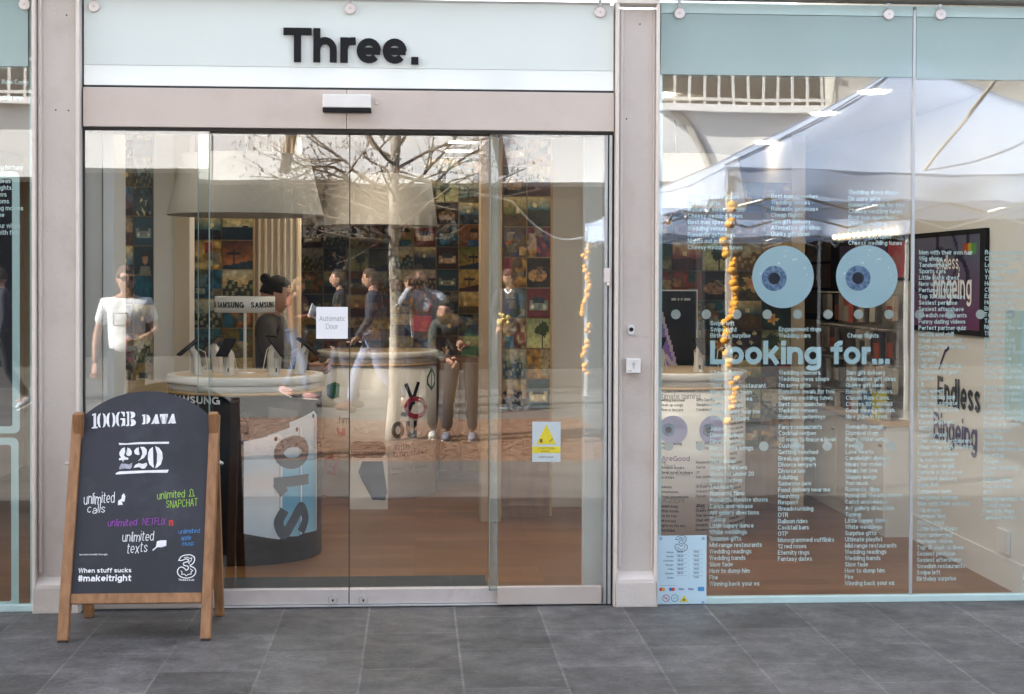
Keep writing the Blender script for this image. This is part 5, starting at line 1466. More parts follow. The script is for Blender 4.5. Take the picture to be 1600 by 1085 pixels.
# lamp shades over the counters
for cx, Yc, rb, zb_, zt, rt_, lab in ((c1x, 1.5, .455, 1.99, 2.34, .37, 'large grey beige drum lamp shade hanging over the black counter'), (c2x, 4.0, .455, 2.02, 2.40, .40, 'large grey beige drum lamp shade hanging over the lettered white counter'), (c3x, 2.1, .455, 2.06, 2.40, .40, 'pale drum lamp shade mostly hidden by the pillar, over the word list counter')):
    t = thing('pendant_lamp', lab, 'pendant lamp', (cx, Yc, zb_))
    bm = B(); lathe(bm, [(rb, zb_), (rt_, zt), (rt_ - .006, zt), (rb - .006, zb_), (rb, zb_)], cx, Yc, 72); mk('lamp_shade', bm, SHADE_M, t)
    bm = B(); tube(bm, [(cx, Yc, zt - .05), (cx, Yc, CZ - .001)], .006, 8); tube(bm, [(cx - rt_, Yc, zt - .05), (cx + rt_, Yc, zt - .05)], .004, 6); mk('cord', bm, ALU, t)
    bm = B(); sphere(bm, (cx, Yc, zt - .12), .045, 16, 10); mk('bulb', bm, mat('bulb_glow', (1, 1, 1), .5, emit=(1, .86, .66), es=1.5) if 'bulb_glow' not in MATS else MATS['bulb_glow'], t)
# wooden chair back over the chalkboard
c = P(215, 606, .8)
ch = thing('wooden_chair', 'pale bent wood chair just inside the glass, its back above the chalkboard', 'chair', (c.x, .9, FL))
bm = B(); plate(bm, rrect(c.x - .11, c.x + .14, .80, 1.06, .035, 6), lambda x, y, z: Vector((x, .92 + (1.06 - y) * .1 - z, y)), .012); mk('backrest', bm, WOODL, ch)
bm = B(); rbox(bm, c.x - .15, c.x + .19, .92, 1.32, .62, .645, .008); mk('seat', bm, WOODL, ch)
for sx in (-.13, .17):
    for yy in (.935, 1.30):
        bm = B(); tube(bm, [(c.x + sx, yy, FL), (c.x + sx * .9, yy, .62 if yy > 1 else .82)], .012, 8); mk('leg', bm, ALU, ch)
# brown cabinet deep in the shop
a, b = fx(686, 600, 4.75), fx(752, 600, 4.75)
cb = thing('low_cabinet', 'low brown wood cabinet under the small photo prints at the back', 'cabinet', ((a + b) / 2, 4.9, FL))
bm = B(); rbox(bm, a, b, 4.70, 5.15, FL + .001, .98, .004); mk('body', bm, BROWN, cb)
for k in range(2):
    bm = B(); w_ = (b - a) / 2; rbox(bm, a + w_ * k + .01, a + w_ * (k + 1) - .01, 4.685, 4.699, .06, .94, .003); d_ = mk('door', bm, MATS['tan_column'], cb)
    bm = B(); tube(bm, [(a + w_ + (-.05 if k == 0 else .05), 4.675, .5), (a + w_ + (-.05 if k == 0 else .05), 4.675, .62)], .006, 8); mk('handle', bm, STEEL_B, d_)
# folded cardboard figure stand before the second counter
c = PG(578, 797)
cs = thing('display_stand', 'white folded display panel with a dark blue printed shape before the lettered counter', 'display stand', c)
w_ = .30
def stand_xf(px, py):
    p = P(px, py, c.y); return p.x, p.z
bm = B(); plate(bm, [stand_xf(*q) for q in ((546, 797), (606, 796), (606, 716), (590, 690), (560, 690), (548, 720))], lambda x, y, z: Vector((x, c.y + .02 - z, max(y, FL))), .018); mk('panel', bm, PODW, cs)
bm = B(); plate(bm, [stand_xf(*q) for q in ((566, 721), (598, 721), (605, 770), (602, 782), (582, 781), (578, 756), (566, 752), (560, 738))], lambda x, y, z: Vector((x, c.y + .001 - z, y)), .002); mk('blue_print', bm, mat('denim_print', (.02, .045, .12), .5, var=.15), cs)
bm = B(); plate(bm, rrect(stand_xf(549, 0)[0], stand_xf(604, 0)[0], stand_xf(0, 718)[1], stand_xf(0, 692)[1], .04, 6), lambda x, y, z: Vector((x, c.y + .001 - z, y)), .002); mk('brown_print', bm, mat('brown_shape', (.10, .05, .035), .6), cs)
bm = B(); box(bm, stand_xf(556, 0)[0], stand_xf(558, 0)[0], c.y + .022, c.y + .2, FL, .3); mk('rear_strut', bm, PODW, cs)
# poster of a phone at the pillar
A, Z = P(1030, 566, 2.85), P(1090, 453, 2.85)
t = thing('phone_poster', 'dark poster of a tilted phone standing behind the word list counter', 'poster', (A.x, 2.85, A.z))
bm = B(); rbox(bm, A.x - .15, Z.x, 2.84, 2.87, A.z - .1, Z.z, .003); mk('frame', bm, WHITE, t)
def phone_art(x, y):
    col = (.012, .012, .016)
    u, v_ = (x - .35) * .92 + (y - .3) * .38, (y - .3) * .92 - (x - .35) * .38
    if -.5 < u < .22 and -.9 < v_ < .5:
        col = lerp((.55, .22, .16), (.20, .12, .45), max(0, min(1, (u + .5) / .7)))
        if u > .17: col = (.5, .42, .55)
        if abs(math.sin(u * 5 + v_ * 3)) < .18: col = (.6, .5, .6)
    if .55 < x < .9 and .9 < y < .93 and int(x * 60) % 3: col = (.5, .5, .5)
    return col
picture_mesh('poster_print', front((A.x - .14, 2.838, A.z - .09)), Z.x - A.x + .13, Z.z - A.z + .08, phone_art, 36, t)
# side wall: poster band, hanging packets, cupboard, wall lettering
XW = 3.11
def side(px, py, X=XW): return PX_(px, py, X)
def side_xf(X): return lambda x, y, z: Vector((X - z, -x, y))          # x runs towards the street
def SV(px, py):
    p = side(px, py); return -p.y, p.z
t = thing('bingeing_poster', 'dark purple framed poster with white lettering and ink loops on the side wall', 'poster', side(1545, 440))
sx = side_xf(XW)
(a0, z0_), (a1, z1_) = SV(1428, 516), SV(1546, 356)
(_, zlow) = SV(1545, 527)
bm = B(); plate(bm, [(a0, zlow), (a1, zlow), (a1, z1_), (a0, z1_)], sx, .02); mk('frame', bm, BLACK, t)
def purple(x, y):
    c = lerp((.20, .06, .16), (.13, .14, .22), min(1, y * 1.3))
    d1 = abs(math.hypot((x - .55) * 1.0, (y - .55) * 1.1) - .33 - .04 * math.sin(6 * x))
    d2 = abs(math.hypot((x - .62), (y - .95)) - .22); d3 = abs(math.hypot(x - .28, y - .78) - .42)
    if min(d1, d2) < .025 or d3 < .018: c = (.02, .02, .07)
    if .78 < x < .95 and .8 < y < .9: c = [(.5, .08, .03), (.55, .4, .04), (.1, .35, .1)][int((x - .78) * 17.6) % 3]
    return c
w_ = a1 - a0 - .09
picture_mesh('poster_print', lambda x, y, z: sx(a0 + .01 + x, zlow + .03 + y, .0205 + z * .1), w_, z1_ - zlow - .06, purple, 44, t, dim=.8)
bm = B(); 
(b0, y0_), (b1, _y) = SV(1464, 461), SV(1524, 461)
text(bm, 'bingeing', lambda x, y, z: sx(b0 + x, y0_ - .02 + y, .0225 + z), 0, 0, .15, w=.16, width=b1 - b0, n=8)
text(bm, 'endless,', lambda x, y, z: sx(b0 + .05 + x, y0_ + .15 + y, .0225 + z), 0, 0, .085, w=.14, width=(b1 - b0) * .62, n=8)
mk('poster_lettering', bm, PAPER, t, normals=False)
# dark header with prints further in
t = thing('header_frame', 'long dark frame of prints over the hanging packets on the side wall', 'frame', side(1300, 400))
(a0, _), (a1, _) = SV(1257, 440), SV(1424, 440)
bm = B(); plate(bm, [(a0, zlow), (a0 + 1.0, zlow), (a0 + 1.0, 1.62), (a1, 1.62), (a1, z1_ + .002), (a0, z1_ + .002)], sx, .018); mk('frame', bm, BLACK, t)
rg = random.Random(5)
for k in range(3):
    picture_mesh('photo_print', (lambda kk: lambda x, y, z: sx(a0 + .12 + x, zlow + .05 + kk * .2 + y, .0185 + z * .2))(k), .7, .18, art(rg), 12, t, dim=.3)
for k, cc in enumerate(((.10, .09, .22), (.30, .24, .12), (.10, .09, .22), (.42, .06, .09))):
    s0 = a0 + 1.05 + k * (a1 - a0 - 1.1) / 4
    picture_mesh('header_print', (lambda s_: lambda x, y, z: sx(s_ + x, 1.64 + y, .0185 + z * .2))(s0), (a1 - a0 - 1.1) / 4 - .02, z1_ - 1.68, (lambda c_: lambda x, y: lerp(c_, (.5, .45, .4), .25 if (x - .5) ** 2 + (y - .5) ** 2 < .06 else 0))(cc), 8, t)
for k in range(12):
    bm = B(); sphere(bm, sx(a0 + .95 + k * .12, z1_ + .03, .03), .018, 8, 6); mk('fairy_light', bm, mat('warm_bulb', (1, .8, .4), .5, emit=(1, .7, .3), es=1.5) if 'warm_bulb' not in MATS else MATS['warm_bulb'], t)
# packets on hooks
pk_cols = [(.10, .09, .09), (.38, .35, .30), (.62, .60, .55), (.42, .10, .07), (.06, .06, .07), (.30, .28, .26), (.52, .44, .36)]
sa0, sa1 = SV(1306, 600)[0], SV(1424, 600)[0]
rack = thing('accessory_rack', 'grey slatted rack for hanging packets on the side wall', 'display rack', side(1366, 640))
bm = B(); plate(bm, [(sa0, .80), (sa1, .80), (sa1, zlow + .30), (sa0, zlow + .30)], sx, .012); mk('rack_panel', bm, mat('slat_grey', (.42, .41, .38), .6), rack)
pm = []
for k, c in enumerate(pk_cols): pm.append(mat('packet_%d' % k, c, .4, var=.15, scale=30))
rg = random.Random(9)
NPK = 9
for row in range(4):
    z_ = 1.52 - row * .23
    for k in range(NPK):
        s0 = sa0 + .03 + (sa1 - sa0 - .06) / NPK * k
        wv = (sa1 - sa0 - .06) / NPK * .8
        t = thing('hanging_packet', '', 'packet', sx(s0 + wv / 2, z_, .06), 'accessory packets hanging on the side wall')
        t['label'] = 'small accessory packet hanging in the crowded rows on the side wall rack'
        bm = B(); hh = rg.uniform(.15, .19)
        t2 = B(); box(t2, 0, wv, .0, .035, 0, hh); bmesh.ops.bevel(t2, geom=t2.edges[:], offset=.004, segments=1, affect='EDGES')
        dd = rg.uniform(.02, .12)
        for v_ in t2.verts: v_.co = sx(s0 + v_.co.x, z_ - hh + v_.co.z, dd + .02 + v_.co.y)
        merge(bm, t2); mk('pack', bm, pm[rg.randrange(7)], t)
        bm = B(); box(bm, 0, 1, 0, 1, 0, 1)
        for v_ in bm.verts: v_.co = sx(s0 + wv * (.12 + .76 * v_.co.x), z_ - hh * (.95 - .55 * v_.co.z), dd + .0552 + .001 * v_.co.y)
        mk('printed_card', bm, pm[rg.randrange(7)], t)
        bm = B(); tube(bm, [sx(s0 + wv / 2, z_ + .015, .012), sx(s0 + wv / 2, z_ + .015, .17)], .003, 6); mk('hook', bm, STEEL_B, t)
# cupboards under the rack
bm = B()
t = thing('low_cupboard', 'low pale cupboard with knobs along the side wall under the packets', 'cupboard', side(1366, 700))
ka, kb = SV(1252, 650)[0], SV(1424, 650)[0]
zc = .70
for v_q in (): pass
box(bm, 0, 1, 0, 1, 0, 1)
for v_ in bm.verts: v_.co = sx(ka + (kb - ka) * v_.co.x, FL + .001 + (zc - FL) * v_.co.z, .002 + .16 * v_.co.y)
mk('body', bm, WALLW, t)
bm = B(); plate(bm, [(ka - .01, zc + .003), (kb + .01, zc + .003), (kb + .01, zc + .03), (ka - .01, zc + .03)], sx, .20); mk('wood_top', bm, WOODL, t)
nD = 5
for k in range(nD):
    bm = B(); s0 = ka + (kb - ka) / nD * k; s1_ = s0 + (kb - ka) / nD
    plate(bm, [(s0 + .008, .10), (s1_ - .008, .10), (s1_ - .008, zc - .02), (s0 + .008, zc - .02)], lambda x, y, z: sx(x, y, .1622 + z), .012); d_ = mk('door', bm, WALLW, t)
    for dz in (.10, .14):
        bm = B(); sphere(bm, sx(s1_ - .06 + (dz - .12) * .8, zc - .12, .18), .011, 8, 6); mk('knob', bm, BROWN, d_)
# boxes on the cupboard
for k, (s, cc, hh, lab) in enumerate(((.1, (.72, .70, .66), .16, 'white box standing on the low cupboard, farthest from the street'), (.32, (.10, .22, .40), .15, 'white and blue box standing on the low cupboard beside the yellow box'), (.55, (.62, .56, .04), .17, 'yellow green box standing on the low cupboard nearest the glass joint'))):
    s0 = kb - .85 + s
    t = thing('product_box', lab, 'box', sx(s0 + .07, zc + .031, .1))
    bm = B(); t2 = B(); box(t2, 0, .13, 0, .06, 0, hh)
    bmesh.ops.bevel(t2, geom=t2.edges[:], offset=.002, segments=1, affect='EDGES')
    for v_ in t2.verts: v_.co = sx(s0 + v_.co.x, zc + .0315 + v_.co.z, .10 + v_.co.y)
    merge(bm, t2); mk('carton', bm, mat('carton_%d' % k, cc, .4), t)
    bm = B(); plate(bm, [(s0 + .02, zc + .06), (s0 + .11, zc + .06), (s0 + .11, zc + .10), (s0 + .02, zc + .10)], lambda x, y, z: sx(x, y, .1605 + z), .001); mk('printed_card', bm, PAPER, t)
# lettering straight on the side wall
bm = B()
(b0, yb), (b1, _) = SV(1465, 626), SV(1532, 626)
text(bm, 'Endless', lambda x, y, z: sx(b0 + x, yb - .02 + y, .0012 + z), 0, 0, .17, w=.2, width=b1 - b0, n=8)
o = mk('wall_lettering', bm, BLACK, None, normals=False); tag(o, 'black wall lettering Endless on the side wall', 'lettering')
bm = B(); text(bm, 'Bingeing', lambda x, y, z: sx(b0 - .06 + x, yb - .23 + y, .0012 + z), 0, 0, .16, w=.17, width=(b1 - b0) * 1.02, n=8)
ribbon(bm, [(b0 + .02, yb + .19), (b0 + .12, yb + .3), (b0 + .2, yb + .33)], .018, lambda x, y, z: sx(x, y, .0012 + z))
o = mk('wall_lettering', bm, mat('violet_wall_ink', (.06, .05, .16), .5), None, normals=False); tag(o, 'dark violet wall lettering Bingeing below the black lettering on the side wall', 'lettering')
# pale boards by the street end of the side wall
A = side(1585, 500); bm = B(); plate(bm, [(-A.y - .05, PX_(1585, 655, XW).z + .0), (-A.y + .16, PX_(1585, 655, XW).z), (-A.y + .16, PX_(1585, 485, XW).z), (-A.y - .05, PX_(1585, 485, XW).z)], sx, .03)
o = mk('wall_plate', bm, TEAL, None); tag(o, 'narrow pale teal plate on the side wall near the street', 'wall plate')
# ------------------------------------------------------------------ the street the glass mirrors
# bark bed round the tree
BEDM = mat('bark_chips', (0.11, 0.06, 0.038), .9, col2=(0.32, 0.185, 0.12), scale=110, bump=.8, bscale=60)
b0, b1 = M(650, 720, 0), M(650, 656, 0)
yb0, yb1 = -(P(650, 720, 0).y if False else 0), 0
ynear = -(CAM.z * F0 / (722 - VY) - 7.3); yfar = -(CAM.z * F0 / (655 - VY) - 7.3)
XB0, XB1 = -3.4, 1.95
bm = B()
nx, ny = 120, 60
g = [[bm.verts.new((XB0 + (XB1 - XB0) * i / nx, yfar + (ynear - yfar) * j / ny, .006 + .018 * max(0, mnoise.noise(Vector((i * .9, j * .9, 3)))) if 0 < i < nx and 0 < j < ny else .004)) for i in range(nx + 1)] for j in range(ny + 1)]
for j in range(ny):
    for i in range(nx):
        bm.faces.new((g[j][i], g[j][i + 1], g[j + 1][i + 1], g[j + 1][i]))
tag(mk('bark_bed', bm, BEDM), kind='structure')
rg = random.Random(21)
bm = B()
for k in range(5200):
    x, y = rg.uniform(XB0 + .05, XB1 - .05), rg.uniform(yfar + .05, ynear - .05)
    t2 = B(); s = rg.uniform(.008, .022)
    box(t2, -s, s, -s * .45, s * .45, 0, s * .3)
    merge(bm, t2, Matrix.Translation((x, y, .012)) @ Matrix.Rotation(rg.uniform(0, 6.3), 4, 'Z') @ Matrix.Rotation(rg.uniform(-.5, .5), 4, 'X'))
tag(mk('bark_mulch', bm, BEDM), 'loose reddish brown bark chips covering the tree bed', 'mulch', kind='stuff')

# the bare street tree
rg = random.Random(4)
tb = Vector((-.235, -7.56, 0))
tree = thing('bare_tree', 'leafless pale barked street tree in the bark bed, mirrored in the middle of the doors', 'tree', tb)
bm = B()
tp = []
for k in range(26):
    z = k * .24
    tp.append((tb.x + .02 * math.sin(z * 1.9) + .012 * z, tb.y + .015 * math.sin(z * 1.3 + 1), z))
def trunk_at(z):
    k = min(24, int(z / .24)); f = z / .24 - k
    return Vector(tp[k]).lerp(Vector(tp[k + 1]), f)
tube(bm, tp, [.070 + .010 * math.exp(-k * 1.2) + .004 * math.sin(k * 2.1) - .0018 * k for k in range(26)], 14)
for k in range(34):
    z = rg.uniform(.3, 2.9); a = rg.uniform(0, 6.28); c = trunk_at(z)
    tube(bm, [c + Vector((math.cos(a), math.sin(a), 0)) * .05, c + Vector((math.cos(a), math.sin(a), .15)) * .078], [.016, .006], 7)
mk('trunk', bm, BARK, tree)
bm = B()
def branch(p, d, L, r, depth):
    pts, rad = [Vector(p)], [r]
    n = max(4, int(L / .12))
    d = d.normalized()
    for i in range(n):
        d = (d + Vector((rg.gauss(0, .16), rg.gauss(0, .16), rg.gauss(0.02, .13)))).normalized()
        pts.append(pts[-1] + d * (L / n)); rad.append(r * (1 - .75 * (i + 1) / n))
    tube(bm, pts, rad, 6 if r > .008 else 4)
    if depth > 0:
        for q in range(int(3 + L * 3.2)):
            i = rg.randrange(max(1, n // 5), n)
            dd = (pts[min(i + 1, n)] - pts[i]).normalized()
            sd = dd.cross(Vector((rg.gauss(0, 1), rg.gauss(0, 1), rg.gauss(0, 1)))).normalized()
            branch(pts[i], dd * .75 + sd * rg.uniform(.5, .95), L * rg.uniform(.28, .55), rad[i] * .62, depth - 1)
    elif L > .1:
        for q in range(3):                            # buds
            i = rg.randrange(1, n + 1)
            sphere(bm, pts[i] + Vector((rg.uniform(-.01, .01), 0, rg.uniform(-.012, .012))), (.007, .007, .012), 5, 4)
for z0, az, el_, L in ((1.93, 350, 8, .9), (2.05, 150, 12, 1.1), (2.26, 185, 12, 1.4), (2.33, 355, 14, 1.7), (2.4, 172, 30, 1.4), (2.47, 210, 16, 1.5), (2.7, 5, 14, 1.7), (2.86, 178, 18, 1.8), (1.98, 175, 14, 1.15), (2.12, 20, 18, 1.1), (2.2, 200, 25, 1.2), (2.3, 335, 22, 1.5), (2.36, 160, 22, 1.7), (2.42, 95, 10, .9), (2.5, 15, 32, 1.8), (2.55, 188, 20, 1.9), (2.62, 270, 25, 1.0), (2.75, 40, 36, 1.6), (2.8, 150, 30, 1.7), (2.95, 350, 40, 1.5), (3.1, 205, 42, 1.6), (3.3, 10, 45, 1.6), (3.5, 170, 46, 1.6), (3.8, 80, 50, 1.3), (4.1, 230, 50, 1.3), (4.4, 330, 52, 1.2), (4.8, 140, 55, 1.0), (5.2, 20, 60, .9)):
    a, e = R(az), R(el_)
    branch(trunk_at(z0), Vector((math.cos(a) * math.cos(e), math.sin(a) * math.cos(e), math.sin(e))), L, .021 - .0022 * (z0 - 2), 2)
mk('crown', bm, TWIG, tree, normals=False)

# opposite building
YO = -14.4
ob = thing('opposite_building', 'building across the street with a white first floor band above a dark shopfront', 'building', (0, YO - 2, 0))
zf0, zf1 = 3.02, 4.02
bm = B(); box(bm, -26, 26, YO - .3, YO + .75, zf0, zf1)
mk('fascia_band', bm, STONE_W, ob)
XA, XC = -5.3, 3.45
bm = B(); box(bm, XA, XC, YO + .2, YO + .748, zf1 + .001, 4.56)
mk('parapet', bm, STONE_W, ob)
for xa_, xb_ in ((-26, XA - .002), (XC + .002, 26)):
    bm = B(); box(bm, xa_, xb_, YO - .5, YO + .95, zf1 + .001, zf1 + .10)
    mk('balcony_slab', bm, STONE_W, ob)
bm = B(); box(bm, -26, 26, YO - 6, YO - 1.0, zf1 + .141, 13)
mk('wall', bm, WALLD, ob)
bm = B(); box(bm, -26, 26, YO - 6, YO - .55, 0, zf1)
mk('shopfront', bm, SHOPD, ob)
bm = B(); box(bm, -26.2, 26.2, YO - 6.2, YO - .6, 13.001, 13.4)
mk('roof', bm, STONE_W, ob)
for k in range(-9, 10):
    for z_ in (4.85, 7.8, 10.6):
        w = B(); x = k * 2.7 + .6
        box(w, x - .95, x + .95, YO - 1.02, YO - .96, z_, z_ + 1.75)
        f = mk('window', w, GREYD, ob)
        w = B(); box(w, x - .87, x - .03, YO - .965, YO - .955, z_ + .07, z_ + 1.68); box(w, x + .03, x + .87, YO - .965, YO - .955, z_ + .07, z_ + 1.68)
        mk('pane', w, SHOPD, f)
bm = B(); box(bm, 6.0, 26, YO + .2, YO + .748, zf1 + .101, 4.75); mk('parapet', bm, STONE_G, ob)
for xa_, xb_ in ((-26, XA), (XC, 5.9)):
    bm = B()
    box(bm, xa_, xb_, YO + .82, YO + .87, zf1 + .62, zf1 + .66); box(bm, xa_, xb_, YO + .82, YO + .86, zf1 + .16, zf1 + .20)
    x = xa_
    while x < xb_:
        box(bm, x, x + .035, YO + .83, YO + .855, zf1 + .101, zf1 + .62)
        x += .21
    mk('railing', bm, RAILM, ob)
for k in range(-8, 9):
    x = k * 3.1 + 1.2
    bm = B(); box(bm, x - .06, x + .06, YO - .549, YO - .40, 0, zf0 - .001); mk('mullion', bm, GREYD, ob)
bm = B(); box(bm, -26, 26, YO - .549, YO - .42, .0, .30); mk('plinth', bm, GREYD, ob)
bm = B(); tube(bm, [M(x, y, 13.62) for x, y in ((1052, 172), (1066, 182), (1082, 204), (1096, 232), (1108, 262), (1114, 288))], .055, 8); mk('curved_seam', bm, MATS['grey_render'], ob)
# slanting posts before it
for (pa, pb) in (((466, 150), (436, 300)), ((768, 150), (792, 300))):
    A, Z = M(pa[0], pa[1], 12.6), M(pb[0], pb[1], 12.6)
    d = (A - Z) / (A.z - Z.z)
    bm = B(); tube(bm, [Z + d * (3.05 - Z.z), Z + d * (8 - Z.z)], .07, 14)
    o = mk('slanted_column', bm, mat('column_paint', (.22, .17, .14), .6, var=.1) if 'column_paint' not in MATS else MATS['column_paint'], ob)
# pale lettering over the opposite shopfront
bm = B()
c = M(600, 335, -YO - .7)
text(bm, 'CU & NARI', flat((c.x + 1.05, YO - .53, c.z - .30), (-1, 0, 0), (0, 0, 1), (0, 1, 0)), 0, 0, .40, w=.16, track=.2, width=2.3, n=8)
mk('shop_lettering', bm, STONE_G, ob, normals=False)

# market tents
FAB2 = FABRIC
def tent(label, x0, x1, y0, y1, ze, zp, vh):
    """y0 is the edge nearest the shop."""
    cx, cyy = (x0 + x1) / 2, (y0 + y1) / 2
    t = thing('market_tent', label, 'tent', (cx, cyy, 0), 'white market tents')
    bm = B()
    n = 14
    cs_ = [(x0, y0), (x1, y0), (x1, y1), (x0, y1)]
    for k in range(4):
        a, b = Vector((*cs_[k], ze)), Vector((*cs_[(k + 1) % 4], ze)); pk = Vector((cx, cyy, zp))
        rows = []
        for j in range(n + 1):
            f = j / n
            row = []
            for i in range(n + 1):
                s = i / n
                p = a.lerp(b, s).lerp(pk, f)
                sag = .16 * f * (1 - f) * 4 * (.35 + .65 * (4 * s * (1 - s))) + .045 * math.sin(math.pi * s) * (1 - f)
                p.z -= sag + .012 * mnoise.noise(p * 2.3)
                row.append(bm.verts.new(p))
            rows.append(row)
        for j in range(n):
            for i in range(n):
                try: bm.faces.new((rows[j][i], rows[j][i + 1], rows[j + 1][i + 1], rows[j + 1][i])).smooth = True
                except ValueError: pass
    hips = []
    for k in range(4):
        hips.append([Vector((*cs_[k], ze)).lerp(Vector((cx, cyy, zp)), j / n) - Vector((0, 0, .16 * (j / n) * (1 - j / n) * 4 * .35 - .012)) for j in range(n + 1)])
    bmesh.ops.remove_doubles(bm, verts=bm.verts[:], dist=.001)
    mk('roof', bm, FAB2, t)
    for q in hips:
        bm = B(); tube(bm, q, .007, 6); mk('hip_seam', bm, MATS.get('seam_tape') or mat('seam_tape', (.20, .24, .33), .8), t)
    for k in range(4):
        a, b = Vector((*cs_[k], ze)), Vector((*cs_[(k + 1) % 4], ze))
        nn = (b - a).normalized(); out = Vector((nn.y, -nn.x, 0))
        bm = B(); m = 40
        rows = []
        for j in range(5):
            row = []
            for i in range(m + 1):
                s = i / m
                p = a.lerp(b, s) + out * (.012 + .022 * math.sin(s * 31 + k) * j / 4 + .02 * mnoise.noise(Vector((s * 9, j * .5, k))))
                p.z -= vh * j / 4 + .045 * math.sin(math.pi * s) - .012 * math.cos(s * math.pi * 12) * (j == 4)
                row.append(bm.verts.new(p))
            rows.append(row)
        for j in range(4):
            for i in range(m):
                bm.faces.new((rows[j][i], rows[j][i + 1], rows[j + 1][i + 1], rows[j + 1][i])).smooth = True
        mk('valance', bm, FAB2, t)
    for (x, y) in cs_:
        bm = B(); sx = .04 if x == x0 else -.04; sy = -.04 if y == y0 else .04
        box(bm, x + sx - .02, x + sx + .02, y + sy - .02, y + sy + .02, .012, ze - .01); p = mk('leg', bm, TENTM, t)
        bm = B(); box(bm, x + sx - .06, x + sx + .06, y + sy - .06, y + sy + .06, .001, .011); mk('foot_plate', bm, TENTM, p)
    for k in range(4):                                 # folding scissor bars under the eaves
        a, b = Vector((*cs_[k], 0)), Vector((*cs_[(k + 1) % 4], 0))
        bm = B(); inw = (Vector((cx, cyy, 0)) - (a + b) / 2).normalized() * .05
        for s in range(4):
            p, q = a.lerp(b, s / 4) + inw, a.lerp(b, (s + 1) / 4) + inw
            for zz in ((ze - .06, ze - .32), (ze - .32, ze - .06)):
                off = inw.normalized() * (.02 if zz[0] > zz[1] else 0)
                tube(bm, [p + off + Vector((0, 0, zz[0])), q + off + Vector((0, 0, zz[1]))], .012, 6)
        mk('scissor_bar', bm, TENTM, t)
    bm = B()
    for k in range(4):
        a, b = Vector((*cs_[k], ze - .05)), Vector((cx, cyy, zp - .42))
        tube(bm, [a.lerp(b, .03), a.lerp(b, .5) + Vector((0, 0, .1)), b], .014, 6)
    tube(bm, [(cx, cyy, zp - .5), (cx, cyy, zp - .02)], .02, 8)
    mk('roof_bar', bm, TENTM, t)
    return t
tc_ = M(1133, 260, 3.45)
tent('white market tent nearest the shop, its peak mirrored in the eye window', tc_.x, tc_.x + 4.0, -3.45, -7.35, 2.43, 3.55, .20) if False else None
XT = tc_.x
t1 = tent('white market tent nearest the shop, its peak mirrored beside the glass joint', XT, XT + 4.0, -3.45, -7.15, tc_.z, 3.52, .20)
tc2 = M(912, 352, 13.4)
t2_ = tent('farther white market tent, its corner mirrored at the end of the doors', tc2.x, tc2.x + 3.4, -9.6, -13.4, tc2.z, 3.2, .22)
# marigold strings at the tent corners
MAR = mat('marigold_orange', (0.78, 0.30, 0.02), .8, col2=(0.90, 0.48, 0.05), scale=30)
def garland(label, x, y, za, zb_, r, seed):
    t = thing('marigold_garland', label, 'garland', (x, y, zb_), 'strings of orange marigolds')
    rg = random.Random(seed)
    bm = B(); tube(bm, [(x, y, za + .1), (x + .01, y, (za + zb_) / 2), (x, y, zb_)], .004, 5); mk('thread', bm, CORDM, t)
    z = za; k = 0
    proto = None
    while z > zb_ and k < 95:
        if proto is None:
            b_ = B(); sphere(b_, (0, 0, 0), 1, 12, 8)
            for v_ in b_.verts:
                v_.co *= 1 + .22 * mnoise.noise(v_.co * 4.0)
            o = proto = mk('marigold', b_, MAR, t, local=True)
        else:
            o = proto.copy(); COL.objects.link(o); o.parent = t
        o.location = (rg.uniform(-.35, .35) * r * 2 + .035 * math.sin(z * 9), rg.uniform(-.3, .3) * r, z - zb_)
        s = r * rg.uniform(.75, 1.15); o.scale = (s, s, s * .8)
        z -= r * rg.uniform(.55, 1.5) + (r * 2.2 if rg.random() < .12 else 0); k += 1
g1a, g1b = M(1131, 322, 3.52), M(1131, 660, 3.52)
garland('orange marigold string hanging at the corner of the nearest tent', XT + .04, -3.40, g1a.z, g1b.z, .034, 1)
g2a, g2b = M(917, 380, 13.3), M(917, 582, 13.3)
garland('orange marigold string hanging at the corner of the farther tent', tc2.x + .04, -13.35, g2a.z, g2b.z, .042, 2)
# cords
A, Z = M(788, 298, 8.2), M(910, 370, 13.3)
bm = B(); pts = [trunk_at(2.75)] + [A.lerp(Z, k / 12) - Vector((0, 0, .22 * math.sin(math.pi * k / 12))) for k in range(1, 13)]
tube(bm, pts, .012, 6)
tag(mk('tent_cord', bm, CORDM), 'pale cord running from the bare tree to the farther tent', 'cord')
A, Z = M(1566, 112, 4.2), M(1437, 276, 3.5)
bm = B(); tube(bm, [A + (A - Z) * 1.2, A, A.lerp(Z, .4) + Vector((0, .0, .01)), A.lerp(Z, .45) - Vector((0, 0, .012)), A.lerp(Z, .8), Z], .012, 6); tube(bm, [A + (A - Z) * 1.2, A.lerp(Z, .5) + Vector((.02, 0, .0)), Z], .006, 6)
tag(mk('guy_rope', bm, mat('grey_rope', (.38, .35, .30), .8)), 'grey guy rope rising across the roof of the nearest tent', 'rope')
